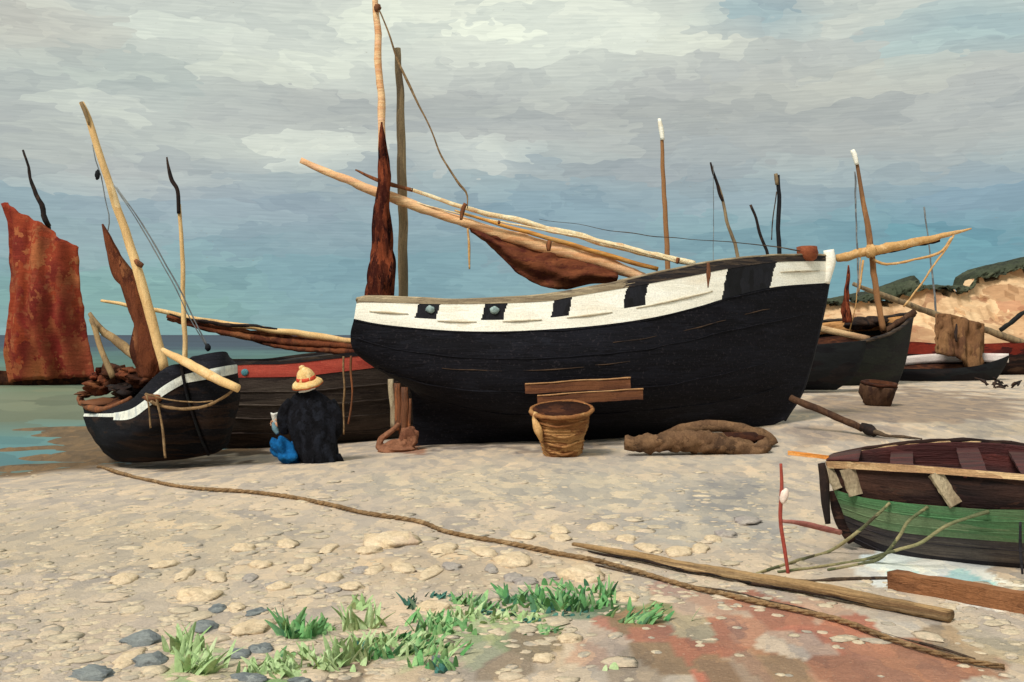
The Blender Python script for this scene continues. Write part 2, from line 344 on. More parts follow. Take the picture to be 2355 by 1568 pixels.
M['green'] = paint('green_paint', [(64, 116, 74), (80, 128, 84), (92, 122, 84), (112, 132, 96), (58, 100, 68)], (.8, .8, 14), .65, .3, .6, (2.4, 2.4, 110), .2, wob=1.4)
M['grey_hull'] = paint('grey_bottom_paint', [(78, 70, 68), (92, 84, 78), (60, 54, 56), (40, 36, 42)], (.8, .8, 16), .75, .25, .6, (2.2, 2.2, 100), .3, wob=1.4)
M['black_bottom'] = paint('tarred_bottom_paint', [(30, 27, 33), (42, 38, 44), (24, 22, 28), (62, 54, 54)], (.8, .8, 12), .75, .25, .6, (2.2, 2.2, 80), .3, wob=1.4)
M['maroon'] = paint('maroon_boat_cover', [(74, 34, 32), (62, 28, 28), (92, 42, 38), (54, 30, 30), (84, 54, 46)], (.8, 6, 6), .7, .25, .7, (2.4, 30, 60), .22, wob=1.4)
M['dark_bulwark'] = paint('dark_brown_bulwark', [(42, 26, 22), (28, 20, 20), (66, 44, 36), (34, 22, 22), (84, 62, 50)], (1.6, 1.6, 9), .85, .15, .7, (4, 4, 50), .35, wob=1.5)
M['stanchion'] = paint('greyed_oak', [(156, 138, 110), (132, 114, 92), (172, 156, 128), (110, 94, 78)], (9, 9, 3), .85, .15, .7, (70, 70, 9), .25)
M['rail_tan'] = paint('worn_tan_rail', [(206, 168, 124), (224, 190, 144), (190, 150, 110), (176, 138, 104)], (1.4, 6, 12), .8, .2, .7, (4, 4, 90), .18)
M['orange'] = paint('orange_wood', [(214, 136, 62), (228, 160, 90), (190, 112, 52)], (4, 4, 12), .7, .2, .5, (5, 5, 60), .18)
M['red_pole'] = paint('red_stake_paint', [(146, 58, 48), (160, 76, 62), (128, 48, 44)], (12, 12, 4), .8, .2, .5, (40, 40, 10), .2)
M['red_bar'] = paint('faded_red_wood', [(160, 96, 86), (176, 118, 104), (146, 82, 76)], (3, 3, 20), .8, .2, .5, (5, 5, 80), .2)
M['float'] = paint('pale_float', [(244, 226, 212), (236, 210, 194), (250, 240, 230)], (20, 20, 20), .6, .3, .5, (60, 60, 20), .08)
M['timber'] = paint('long_timber', [(140, 110, 76), (166, 134, 94), (106, 80, 56), (186, 156, 116), (84, 62, 46)], (.8, .8, 26), .85, .15, .9, (2, 2, 130), .32, wob=1.4)
M['timber_brown'] = paint('brown_timber', [(128, 84, 54), (144, 98, 66), (110, 72, 48)], (.8, 4, 12), .85, .15, .8, (2, 9, 70), .2, wob=1.4)
M['coat'] = paint('black_wool', [(14, 14, 18), (22, 22, 27), (32, 34, 42)], (16, 16, 12), .95, .1, 1.0, (40, 40, 40), .4, (.15, (70, 72, 82)), wob=1.2, speck_s=60)
M['blue'] = paint('blue_cloth', [(14, 84, 140), (20, 104, 168), (10, 70, 122)], (6, 6, 12), .85, .15, .9, (24, 24, 24), .22, wob=1.6)
M['greyblue'] = paint('grey_blue_cloth', [(96, 128, 142), (116, 146, 156)], (9, 9, 9), .85, .15, .5, (30, 30, 30), .15)
M['straw'] = paint('straw_hat', [(244, 206, 140), (236, 192, 126), (250, 222, 166)], (24, 24, 24), .85, .15, .8, (60, 60, 60), .14)
M['hat_red'] = paint('red_hat_ribbon', [(196, 62, 44), (212, 84, 56)], (20, 20, 20), .8, .2, .4, (60, 60, 60), .15)
M['hat_orange'] = paint('orange_hat_lining', [(206, 112, 56), (190, 92, 48)], (20, 20, 20), .85, .1, .4, (60, 60, 60), .15)
M['collar'] = paint('white_collar', [(240, 236, 226), (226, 222, 214)], (30, 30, 30), .8, .2, .5, (60, 60, 60), .1)
M['skin'] = paint('skin', [(196, 142, 112), (206, 154, 122)], (20, 20, 20), .6, .3, .1, (60, 60, 60), .06)
M['hair'] = paint('dark_hair', [(44, 32, 26), (58, 42, 32)], (30, 30, 6), .7, .3, .5, (200, 200, 12), .3)
M['eye_grey'] = paint('grey_green_fitting', [(150, 170, 166), (120, 140, 140)], (20, 20, 20), .5, .4, .4, (50, 50, 50), .2)
M['teal_dot'] = paint('teal_painted_disc', [(70, 124, 134), (88, 140, 148)], (20, 20, 20), .7, .2, .4, (50, 50, 50), .1)
M['bucket'] = paint('brown_bucket_wood', [(74, 52, 40), (88, 64, 48), (60, 42, 35)], (9, 9, 4), .9, .1, .8, (24, 24, 8), .28)
M['far_brown'] = paint('brown_tarpaulin', [(108, 76, 52), (126, 92, 62), (94, 64, 46)], (3, 3, 1.2), .9, .1, .8, (16, 16, 3), .25, wob=1.5)
M['far_tan'] = paint('tan_inner_planking', [(180, 128, 78), (196, 146, 94), (152, 104, 62)], (2, 2, 8), .85, .15, .6, (8, 8, 40), .2)
M['far_red'] = paint('dark_red_paint', [(104, 34, 26), (122, 42, 30), (74, 28, 26), (54, 26, 26)], (1.2, 1.2, 4), .85, .15, .6, (5, 5, 20), .25)
M['far_white'] = paint('pinkish_white_paint', [(226, 212, 206), (238, 226, 218), (214, 198, 192)], (2, 2, 9), .7, .2, .4, (6, 6, 30), .1)
M['far_black'] = paint('soft_black_paint', [(24, 26, 30), (32, 34, 36), (20, 18, 23), (42, 37, 37)], (1, 1, 5), .85, .15, .5, (4, 4, 24), .25)
M['block_brown'] = paint('reddish_block_wood', [(126, 66, 42), (140, 78, 52), (108, 54, 38)], (8, 8, 8), .85, .15, .7, (24, 24, 24), .2)

# ------------------------------------------------------------------ ground, shore and water
SEA_Z = -0.25
SHORE = [(-60, -2), (-11, 12.4), (-6.9, 14.7), (-5.8, 15.9), (-3.6, 19.5), (-2.0, 24), (3, 45), (16, 80), (22, 110), (40, 160)]
def shore_d(x, y):
    best = 1e9; sg = 1
    for (ax, ay), (bx, by) in zip(SHORE, SHORE[1:]):
        dx, dy = bx - ax, by - ay; t = max(0, min(1, ((x - ax) * dx + (y - ay) * dy) / (dx * dx + dy * dy)))
        qx, qy = x - ax - dx * t, y - ay - dy * t; d = math.hypot(qx, qy)
        if d < best: best = d; sg = 1 if (dx * (y - ay) - dy * (x - ax)) < 0 else -1
    return best * sg        # positive on the land
def sst(t): t = max(0, min(1, t)); return t * t * (3 - 2 * t)
def Pz(x, y, z):            # picture point to the level z
    Y = (CH - z) * F / (y - HY); return Vector(((x - HX) / F * Y, Y, z))
MUD = [((20, 1035), (120, 1030), .25), ((120, 1000), (220, 1000), .35), ((100, 1052), (300, 1060), .35), ((60, 1075), (300, 1075), .3), ((250, 975), (340, 1000), .4), ((60, 988), (200, 985), .35), ((150, 992), (330, 1020), .5), ((200, 1010), (330, 1040), .6), ((160, 1043), (260, 1046), .28), ((230, 1030), (330, 1056), .6), ((30, 1078), (240, 1066), .3)]
MUDW = [(Pz(*a, SEA_Z), Pz(*b, SEA_Z), r) for a, b, r in MUD]
def ground(x, y):
    d = shore_d(x, y)
    if d > 0: z = SEA_Z * (1 - sst(d / 5.0)) if d < 5 else 0.0
    else: z = SEA_Z + d * .10
    z += .30 * sst((x - .2) / 6) * sst((y - 12) / 6)
    if d < 0:
        for a, b, r in MUDW:
            dx, dy = b.x - a.x, b.y - a.y; t = max(0, min(1, ((x - a.x) * dx + (y - a.y) * dy) / (dx * dx + dy * dy)))
            q = math.hypot(x - a.x - dx * t, y - a.y - dy * t) / r + .5 * noise.noise(Vector((x * 2.2, y * 1.1, 3)))
            if q < 1.3: z = max(z, SEA_Z + .05 * (1 - q))
        z = max(z, -3)
    if y < 60: z += .012 * noise.noise(Vector((x * .9, y * .9, 0))) + .006 * noise.noise(Vector((x * 3.1, y * 3.1, 5)))
    return z
def G(x, y, up=0.0):
    """the ground point seen at picture position x, y"""
    z = 0
    for _ in range(12):
        p = Pz(x, y, z); z = .5 * z + .5 * ground(p.x, p.y)
    return Vector((p.x, p.y, ground(p.x, p.y) + up))
ZONES = [ # picture centre, radii, colour, strength : patches of different ground, and shade painted below hulls
 (1700, 1440, 380, 75, (166, 112, 88), .96), (1950, 1490, 380, 70, (168, 116, 90), .96), (1420, 1425, 100, 30, (178, 108, 84), .9), (1950, 1550, 460, 50, (160, 112, 86), .95), (1560, 1500, 300, 44, (176, 122, 94), .9), (1720, 1500, 120, 18, (180, 112, 88), .9), (1900, 1450, 120, 16, (182, 118, 94), .9), (1640, 1452, 90, 14, (170, 160, 130), .9), (1800, 1470, 60, 12, (196, 186, 164), .9), (1640, 1560, 200, 20, (188, 108, 80), .9),
 (1560, 1375, 110, 16, (180, 112, 88), .8), (1500, 1530, 420, 36, (144, 120, 90), .9), (1150, 1540, 300, 22, (140, 122, 98), .85), (1050, 1560, 420, 18, (120, 104, 84), .8),
 (1210, 1485, 60, 28, (128, 110, 84), .8), (2290, 1500, 150, 70, (152, 142, 116), .8), (2120, 1450, 180, 26, (196, 188, 168), .8),
 (900, 1430, 420, 55, (206, 186, 160), .7), (400, 1400, 420, 70, (200, 182, 152), .6), (350, 1500, 300, 60, (196, 176, 150), .6), (300, 1250, 500, 90, (188, 172, 142), .6),
 (1500, 1130, 380, 50, (186, 176, 156), .7), (1180, 1120, 420, 50, (190, 178, 152), .6), (1650, 1210, 260, 60, (174, 168, 152), .7), (1700, 1150, 160, 50, (146, 142, 132), .7),
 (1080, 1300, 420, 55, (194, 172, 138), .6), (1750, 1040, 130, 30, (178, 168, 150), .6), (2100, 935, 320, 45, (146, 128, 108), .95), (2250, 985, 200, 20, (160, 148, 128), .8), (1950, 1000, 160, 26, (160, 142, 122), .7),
 (1290, 1392, 240, 34, (84, 134, 84), .7), (1000, 1480, 240, 50, (112, 150, 92), .75), (1160, 1432, 110, 16, (130, 170, 104), .9), (1470, 1430, 80, 20, (96, 146, 90), .7), (620, 1525, 90, 22, (140, 168, 104), .7), (1290, 1412, 150, 14, (46, 96, 74), .55),
 (1460, 1060, 400, 22, (182, 172, 152), .5), (2150, 1310, 210, 46, (232, 232, 216), 1), (2010, 1278, 90, 34, (226, 234, 222), 1), (2290, 1356, 140, 34, (234, 230, 210), 1), (2060, 1310, 60, 12, (150, 206, 200), .8), (2200, 1335, 60, 10, (150, 204, 196), .8),
 (440, 1530, 50, 36, (150, 178, 116), .8), (620, 1545, 110, 24, (136, 170, 104), .9), (820, 1470, 60, 40, (150, 176, 116), .7), (1010, 1420, 60, 18, (160, 182, 128), .8), (700, 1470, 50, 20, (120, 160, 96), .7), (1100, 1395, 70, 14, (110, 150, 100), .7), (760, 1062, 90, 12, (170, 160, 140), .4), (560, 1040, 110, 16, (92, 76, 60), .9), (400, 1066, 170, 9, (120, 104, 84), .8), (940, 1040, 60, 12, (150, 100, 72), .8), (1180, 1026, 300, 9, (120, 108, 96), .7)]  # dark bands at hull bases and sitter paint contact shade into the sand
ZW = [(Pz(x, y, 0), x, y, rx, ry, lin(k), s) for x, y, rx, ry, k, s in ZONES]
def tint(p0):
    p = p0
    if 3 < p0.y < 13:       # ground colours lie in dabs a hand or two across
        wq = noise.noise_vector(p0 * 3) * .35
        vp = noise.voronoi(Vector((p0.x * 5.5 + wq.x, p0.y * 2.4 + wq.y, 0)))[1][0]; p = Vector((vp.x / 5.5, vp.y / 2.4, 0))
    base = Vector(lin((192, 176, 152)))
    if p.y < 3: return base
    x = HX + p.x / p.y * F; y = HY + (CH - p.z) / p.y * F
    x += 60 * noise.noise(Vector((p.x * 1.3, p.y * .7, 1))); y += 26 * noise.noise(Vector((p.x * 1.7, p.y * .9, 7))) + 14 * noise.noise(Vector((p.x * 5, p.y * 3, 9)))
    for _, zx, zy, rx, ry, k, s in ZW:
        d = math.hypot((x - zx) / rx, (y - zy) / ry)
        if d < 1: base = base.lerp(Vector(k), s * sst((1 - d) * (3 if zy < 1360 else 3.6)) * (1 if zy < 1360 or s > .96 else max(.3, min(1, .95 + 1.3 * noise.noise(Vector((p.x * 3.4, p.y * 1.8, zx))) + .5 * noise.noise(Vector((p.x * 9, p.y * 5, zx)))))))
    sdist = shore_d(p.x, p.y)
    if sdist < 1.1:
        wet = sst((1.1 - sdist + .3 * noise.noise(p * 2)) / .9); base = base.lerp(Vector(lin((112, 92, 66))), wet)
    return Vector((base.x * 1.05, base.y * 1.055, base.z * 1.18))
def axis_samples():
    ys = []; y = 2.0
    while y < 34: ys.append(y); y += .035 + .0042 * (y - 2)
    while y < 3000: ys.append(y); y *= 1.06
    xs = []; n = 260
    return ys, n
gy, gn = axis_samples(); gv = []; gc = []
for y in gy:
    for i in range(gn + 1):
        t = i / gn * 2 - 1; hw = max(4.0, y * .62) * (1 if abs(t) < .9 else 1 + (abs(t) - .9) * 25)
        x = t * hw; p = Vector((x, y, ground(x, y))); gv.append(p); gc.append(tint(p) if y < 120 else Vector(lin((160, 146, 120))))
gf = [(r * (gn + 1) + k, r * (gn + 1) + k + 1, (r + 1) * (gn + 1) + k + 1, (r + 1) * (gn + 1) + k) for r in range(len(gy) - 1) for k in range(gn)]
me = bpy.data.meshes.new('beach'); me.from_pydata(gv, [], gf)
at = me.color_attributes.new('tint', 'FLOAT_COLOR', 'POINT')
at.data.foreach_set('color', [q for cc in gc for q in (cc[0], cc[1], cc[2], 1)])
me.polygons.foreach_set('use_smooth', [True] * len(gf))
beach = bpy.data.objects.new('beach', me); col.objects.link(beach); beach['kind'] = 'structure'
m = bpy.data.materials.new('shingle'); m.use_nodes = True; m.node_tree.nodes.clear(); N = NT(m.node_tree)
g = N.n('ShaderNodeNewGeometry'); co = g.outputs['Position']; a = N.n('ShaderNodeAttribute', attribute_name='tint')
wv = N.vm('SUBTRACT', N.noise(co, 3.0, 4, .6, 'Color'), (.5, .5, .5))
p1 = N.vm('ADD', N.vm('MULTIPLY', co, (5.2, 2.1, 0)), N.vm('SCALE', wv, scale=1.5))
d1 = N.sep(N.vor(p1, 1, 'Color', '2D')); d1d = N.vor(p1, 1, 'Distance', '2D')
p2 = N.vm('ADD', N.vm('MULTIPLY', co, (11, 4.2, 0)), N.vm('SCALE', wv, scale=2.4))
d2 = N.sep(N.vor(p2, 1, 'Color', '2D'))
base = a.outputs['Color']
base = N.mix(1.0, base, N.ramp(d1[0], [(0, (.80, .82, .86)), (.25, (.93, .94, .96)), (.5, (1.0, 1, .99)), (.75, (1.10, 1.07, 1.0)), (1, (1.26, 1.20, 1.10))]), 'MULTIPLY')
base = N.mix(1.0, base, N.ramp(d2[1], [(0, (.86, .87, .9)), (.5, (1, 1, 1)), (1, (1.14, 1.1, 1.04))]), 'MULTIPLY')
sn = N.noise(N.vm('ADD', N.vm('MULTIPLY', co, (16, 60, 10)), N.vm('SCALE', wv, scale=22)), 1, 4, .65)
base = N.mix(1.0, base, N.ramp(sn, [(.3, (.88, .88, .88)), (.5, (1, 1, 1)), (.7, (1.12, 1.11, 1.08))]), 'MULTIPLY')
fn = N.noise(co, 60, 3, .7)
base = N.mix(N.mrange(fn, .62, .72, 0, .35), base, lin((226, 214, 190)))
b = N.n('ShaderNodeBsdfPrincipled'); N.l(base, b.inputs['Base Color']); b.inputs['Roughness'].default_value = .85; b.inputs['Specular IOR Level'].default_value = .2
bp = N.n('ShaderNodeBump'); bp.inputs['Strength'].default_value = .7; bp.inputs['Distance'].default_value = .03
N.l(N.math('ADD', sn, N.math('MULTIPLY', d1[2], .7)), bp.inputs['Height']); N.l(bp.outputs[0], b.inputs['Normal'])
o = N.n('ShaderNodeOutputMaterial'); N.l(b.outputs[0], o.inputs[0]); me.materials.append(m)

# the sea
m = bpy.data.materials.new('sea_water'); m.use_nodes = True; m.node_tree.nodes.clear(); N = NT(m.node_tree)
g = N.n('ShaderNodeNewGeometry'); co = g.outputs['Position']
wv = N.vm('SUBTRACT', N.noise(co, .35, 4, .6, 'Color'), (.5, .5, .5))
py = N.sep(co)[1]
logd = N.math('LOGARITHM', N.math('MAXIMUM', py, 1.0), 10.0)            # water deepens with distance from the shore
lx = N.math('DIVIDE', N.sep(co)[0], N.math('MAXIMUM', py, 1.0))
p1 = N.comb(N.math('MULTIPLY', lx, 16.0), N.math('MULTIPLY', logd, 26.0), 0.0)
p1 = N.vm('ADD', p1, N.vm('SCALE', wv, scale=1.6))
d1 = N.sep(N.vor(p1, 1, 'Color', '2D'))
lg = N.math('ADD', logd, N.math('MULTIPLY', N.math('SUBTRACT', d1[0], .5), .12))
base = N.ramp(N.mrange(lg, 1.1, 3.5), [(0.0, lin((92, 112, 104))), (.05, lin((84, 124, 130))), (.09, lin((92, 128, 126))), (.125, lin((104, 112, 92))), (.18, lin((112, 118, 98))), (.235, lin((98, 116, 98))), (.32, lin((76, 108, 100))), (.40, lin((70, 100, 102))), (.47, lin((52, 68, 84))), (.9, lin((46, 56, 74)))])
base = N.mix(1.0, base, N.ramp(d1[1], [(0, (.82, .84, .84)), (.5, (1, 1, 1)), (1, (1.16, 1.15, 1.12))]), 'MULTIPLY')
b = N.n('ShaderNodeBsdfPrincipled'); N.l(base, b.inputs['Base Color']); b.inputs['Roughness'].default_value = .6; b.inputs['Specular IOR Level'].default_value = .12
bp = N.n('ShaderNodeBump'); bp.inputs['Strength'].default_value = .4; bp.inputs['Distance'].default_value = .05
N.l(N.noise(N.vm('MULTIPLY', co, (1.5, 6, 1)), 1, 4, .6), bp.inputs['Height']); N.l(bp.outputs[0], b.inputs['Normal'])
o = N.n('ShaderNodeOutputMaterial'); N.l(b.outputs[0], o.inputs[0]); sea_m = m
mb = MB(); mb.add([(-9000, 4, SEA_Z), (9000, 4, SEA_Z), (9000, 15000, SEA_Z), (-9000, 15000, SEA_Z)], [(0, 1, 2, 3)])
sea = mb.build('sea', sea_m, None, False, False); sea['kind'] = 'structure'

# ------------------------------------------------------------------ hull maker
class Hull:
    """near side given as rows seen in the picture plus a half breadth for each; far side is its mirror image"""
    def __init__(s, rows, bs, A, B, nc=120, sub=6, heel=0.0, bow=1, full=2.2, peak=.5, tilt=0.0):
        s.A = Vector((A[0], A[1], 0)); B = Vector((B[0], B[1], 0)); ax = (B - s.A).normalized(); s.ax = ax
        s.n = Vector((ax.y, -ax.x, 0))
        if s.n.y > 0: s.n = -s.n
        rr = [resample([Vector((x, y, 0)) for x, y in r], nc) for r in rows]
        nr = len(rows); s.near = []; s.far = []; s.t = []
        for j in range((nr - 1) * sub + 1):
            t = j / sub; rn = []; rf = []
            for k in range(nc):
                u = k / (nc - 1); c_ = [rr[i][k] for i in range(nr)]; q = crom(c_, t)
                bb = []
                for (s0, sm, s1) in bs:
                    if u < peak: e = u / peak; v = s0 + (sm - s0) * (1 - (1 - e) ** 2.0)
                    else: e = (u - peak) / (1 - peak); v = s1 + (sm - s1) * (1 - e ** full)
                    bb.append(Vector((v, 0, 0)))
                hb = max(.02, crom(bb, t).x)
                d = Vector(((q.x - HX) / F, 1, -(q.y - HY) / F)); cp = Vector((0, 0, CH))
                tt = (hb - s.n.dot(cp - s.A)) / s.n.dot(d); p = cp + d * tt
                rn.append(p); m_ = p - s.n * (2 * hb); m_.z += 2 * hb * heel; rf.append(m_)
            s.near.append(rn); s.far.append(rf); s.t.append(t)
        s.nc = nc; s.sub = sub
    def row(s, t, side='near', off=0.0):
        j = t * s.sub; k = min(int(j), len(s.near) - 2); u = j - k; g = s.near if side == 'near' else s.far
        sg = 1 if side == 'near' else -1
        return [g[k][i].lerp(g[k + 1][i], u) + s.n * (off * sg) for i in range(s.nc)]
    def shell(s, mb, t0, t1, mf=None, off=0.0, ends=(True, True)):
        j0, j1 = int(round(t0 * s.sub)), int(round(t1 * s.sub))
        a = [[p + s.n * off for p in s.near[j]] for j in range(j0, j1 + 1)]; b = [[p - s.n * off for p in s.far[j]] for j in range(j0, j1 + 1)]
        f = (lambda r, k: mf((r + j0 + .5) / s.sub, (k + .5) / (s.nc - 1))) if mf else None
        mb.grid(a, 0, f); mb.grid(b, 0, f, True)
        for e, idx in ((0, 0), (1, -1)):
            if ends[e]:
                q = [[a[r][idx].lerp(b[r][idx], i / 6) for i in range(7)] for r in range(len(a))]
                u = 0.0 if idx == 0 else 1.0
                mb.grid(q, 0, (lambda r, k, u=u: mf((r + j0 + .5) / s.sub, u)) if mf else None, idx == 0)
        return mb
    def deck(s, mb, t, inset=.02, drop=0.0, sag=0.0):
        a = s.row(t, 'near', -inset); b = s.row(t, 'far', -inset)
        g = [[a[k].lerp(b[k], i / 6) - Vector((0, 0, drop + sag * math.sin(math.pi * i / 6))) for k in range(s.nc)] for i in range(7)]
        return mb.grid(g)
    def bottom(s, mb):
        a, b = s.near[-1], s.far[-1]; return mb.grid([a, b])

def belowground(mb, z=None):
    return mb

# ------------------------------------------------------------------ the big black fishing boat
hero_loc = Vector((1.2, 16.7, ground(1.2, 16.7)))
boat = thing('fishing_boat', 'large black beached fishing boat with white band broken by black squares', 'boat', hero_loc)
rows = [
 [(825, 686), (845, 682), (938, 686), (1060, 689), (1181, 684), (1262, 678), (1343, 664), (1424, 648), (1505, 629), (1608, 607), (1705, 593), (1783, 588), (1882, 586), (1902, 587)],
 [(820, 697), (845, 695), (1019, 699), (1161, 697), (1262, 692), (1311, 683), (1424, 664), (1493, 652), (1608, 631), (1668, 619), (1780, 603), (1903, 600)],
 [(814, 733), (882, 746), (1019, 759), (1141, 762), (1262, 757), (1383, 747), (1505, 729), (1608, 704), (1668, 686), (1780, 660), (1905, 650)],
 [(806, 770), (900, 800), (1100, 825), (1300, 820), (1500, 800), (1700, 755), (1893, 715)],
 [(815, 808), (900, 850), (1050, 880), (1250, 885), (1500, 870), (1700, 830), (1878, 780)],
 [(862, 846), (950, 890), (1100, 930), (1300, 935), (1500, 925), (1700, 895), (1862, 845)],
 [(938, 890), (1000, 930), (1150, 970), (1300, 975), (1500, 965), (1700, 940), (1842, 905)],
 [(950, 960), (1050, 985), (1200, 1000), (1500, 992), (1700, 970), (1820, 940)],
 [(948, 1026), (1100, 1028), (1300, 1024), (1500, 1014), (1650, 1000), (1750, 986), (1804, 966)]]
bs = [(.85, 1.2, .06), (.86, 1.22, .06), (.86, 1.26, .05), (.76, 1.3, .05), (.6, 1.25, .05), (.34, 1.05, .05), (.07, .7, .04), (.05, .35, .04), (.05, .08, .04)]
A = P(812, 770, 16.3); B = P(1905, 770, 17.3)
H = Hull(rows, bs, (A.x, A.y), (B.x, B.y), nc=440, sub=16, full=2.4)
HH = H
def hero_px(k_u, t):      # picture x of a hull point, used for where the paint changes
    r = H.near[min(int(t * H.sub), len(H.near) - 1)]; p = r[min(int(k_u * (H.nc - 1)), H.nc - 1)]
    return HX + p.x / p.y * F
mb = MB(); H.shell(mb, 2, 8); H.bottom(mb)
hull = mb.build('hull', M['black'], boat)
gaps = [(958, 1007), (1111, 1161), (1270, 1311), (1436, 1486)]
def band_mat(t, u):
    if t < 1: return 2
    x = hero_px(u, t) - (t - 1.3) * -14
    if 0 < u < 1:
        x += 2.5 * noise.noise(Vector((t * 6, u * 90, 0)))
        for a_, b_ in gaps:
            if a_ < x < b_ and t < 1.60: return 1
        if 1668 < x < 1780: return 1
        
    return 0
mb = MB(); H.shell(mb, 1, 2, band_mat, off=.006)
mb.build('bulwark', [M['white'], M['port'], M['rail_grey'], M['rail_grey']], boat)
def rail_mat(t, u):
    return 0 if hero_px(u, 0) + 30 * noise.noise(Vector((t * 7, u * 60, 2))) < 1440 else 1
mb = MB(); H.shell(mb, 0, 1, rail_mat, off=.012)
mb.build('sheer_strake', [M['rail_grey'], M['rail_dark']], boat)
mb = MB()
for sd_ in ('near', 'far'):
    r = H.row(0, sd_, -.03); mb.tube(r[::6] + [r[-1]], [.045], 8, wob=.012, step=.08, flat=.5)
mb.tube([H.near[0][0] , H.far[0][0]], [.045], 8, wob=.01, step=.1, flat=.5)
mb.build('cap_rail', M['rail_grey'], boat)
mb = MB(); H.deck(mb, 1, .06, .25); mb.build('deck', M['rail_dark'], boat)
for (ux0, ux1, t_) in ((.03, .12, 1.5), (.175, .263, 1.68), (.31, .405, 1.68), (.445, .55, 1.68), (.59, .76, 1.66), (.90, .985, 1.5)):
    r_ = H.row(t_, 'near', .014)[int(ux0 * 439):int(ux1 * 439):6]
    mb = MB(); mb.tube(r_, [.006, .016, .016, .006], 6, step=.06, rr=.4, wob=.006, flat=1); mb.build('moulding', M['moulding'], boat)
# white stem post at the bow
sp = [P(1905, 574, 17.25), P(1908, 600, 17.25), P(1903, 630, 17.25), P(1899, 652, 17.25)]
mb = MB(); mb.tube(sp, [.085, .095, .075, .06], 10, wob=.01, step=.04, rr=.14); mb.build('stem_head', M['white'], boat)
sp = [H.near[j][-1] - H.n * .05 for j in range(32, len(H.near), 12)]
mb = MB(); mb.tube(sp, [.05], 8, wob=.006, step=.1, flat=1); mb.build('stem_post', M['port'], boat)
# proud strakes along the side
for (t, u0, u1, mm) in ((2.05, .0, .97, 'black'), (3.0, .02, .98, 'black'), (2.62, .55, .66, 'seam'), (2.66, .70, .80, 'seam'), (2.62, .83, .9, 'seam'), (3.45, .2, .34, 'seam'), (3.42, .37, .5, 'seam'), (3.36, .52, .6, 'seam'), (4.3, .05, .95, 'black'), (5.4, .1, .94, 'black')):
    r = H.row(t, 'near', .004); i0, i1 = int(u0 * (H.nc - 1)), int(u1 * (H.nc - 1))
    mb = MB(); mb.tube(r[i0:i1:8], [.003, .008, .003] if mm == 'seam' else [.008], 6, step=.07, rr=.9, wob=.02); mb.build('strake', M[mm], boat)
for (x, y) in ((989, 711), (1137, 713)):
    u = min(range(H.nc), key=lambda k: abs(HX + H.near[22][k].x / H.near[22][k].y * F - x)); p = H.near[22][u]
    mb = MB(); mb.ell(P(x, y, p.y - .02), (.065, .03, .055), 12, 8, .3, seed=x); mb.build('hawse_plate', M['eye_grey'], boat)
# mast with the furled sail, second mast
mb = MB(); mb.tube([P(862, -16, 16.2), P(867, 60, 16.2), P(871, 140, 16.2), P(876, 220, 16.2), P(880, 290, 16.2), P(884, 420, 16.2), P(884, 560, 16.2), P(880, 720, 16.2)], [.04, .052, .056, .06, .062, .066, .066], 10, wob=.03, step=.12, rr=.2)
mast = mb.build('mast', M['peach'], boat)
mb = MB(); mb.ell(P(868, 18, 16.12), (.055, .05, .06), 10, 8, .3, seed=4); sub('masthead_block', mb, M['prop'], mast)
mb = MB(); mb.tube([P(880, 279, 16.05), P(880, 300, 16.05), P(883, 345, 16.05), P(884, 400, 16.05), P(882, 450, 16.05), P(880, 520, 16.05), P(879, 580, 16.05), P(878, 625, 16.05), P(875, 655, 16.05), P(874, 690, 16.05)],
    [.012, .045, .07, .08, .085, .10, .115, .115, .15, .18, .195], 22, wob=.04, step=.035, rr=.8, flat=.7)
mb.build('furled_sail', M['maroon_sail'], boat)
mb = MB(); mb.tube([P(915, 108, 16.6), P(919, 200, 16.6), P(921, 300, 16.6), P(926, 450, 16.6), P(928, 600, 16.6), P(930, 720, 16.6)], [.045, .06, .066, .074, .074, .072], 10, wob=.035, step=.12, rr=.12)
mb.build('mast', M['mast_grey'], boat)
# spars lowered over the deck
S1 = [(691, 370), (744, 392), (805, 416), (857, 438), (906, 455), (979, 481), (1060, 508), (1161, 540), (1262, 569), (1363, 597), (1464, 631), (1480, 636)]
mb = MB(); mb.tube([P(x, y, 16.2 + .35 * i / 11) for i, (x, y) in enumerate(S1)], [.045, .055, .066, .078, .072, .07, .08, .095, .105, .1, .095, .07], 12, wob=.025, step=.09, rr=.22)
yard = mb.build('yard', M['peach'], boat)
S2 = [(1045, 482), (1072, 491), (1141, 513), (1262, 547), (1383, 583), (1513, 619)]
mb = MB(); mb.tube([P(x, y, 16.15 + .3 * i / 5) for i, (x, y) in enumerate(S2)], [.014, .026, .034, .037, .038, .034], 8, wob=.018, step=.1)
mb.build('boom', M['ochre'], boat)
mb = MB(); mb.tube([P(815, 391, 16.36), P(869, 414, 16.36), P(898, 424, 16.36), P(950, 438, 16.36)], [.012, .026, .03, .028], 8, wob=.02, step=.06, rr=.4)
mb.build('topmast_end', M['prop'], boat)
S3 = [(945, 436), (1000, 455), (1060, 474), (1181, 505), (1302, 535), (1464, 577), (1598, 608)]
mb = MB(); mb.tube([P(x, y, 16.36 + .2 * i / 6) for i, (x, y) in enumerate(S3)], [.026, .034, .042, .048, .05, .05, .046], 10, wob=.02, step=.06, rr=.22)
mb.build('topmast', M['cream_spar'], boat)
mb = MB(); mb.tube([P(x, y, 16.3) for x, y in ((960, 465), (1000, 477), (1100, 499), (1250, 528), (1400, 560), (1560, 603))], [.012, .016, .018], 6, wob=.02, step=.08, rr=.4)
mb.build('stay_rope', M['cream_spar'], boat)
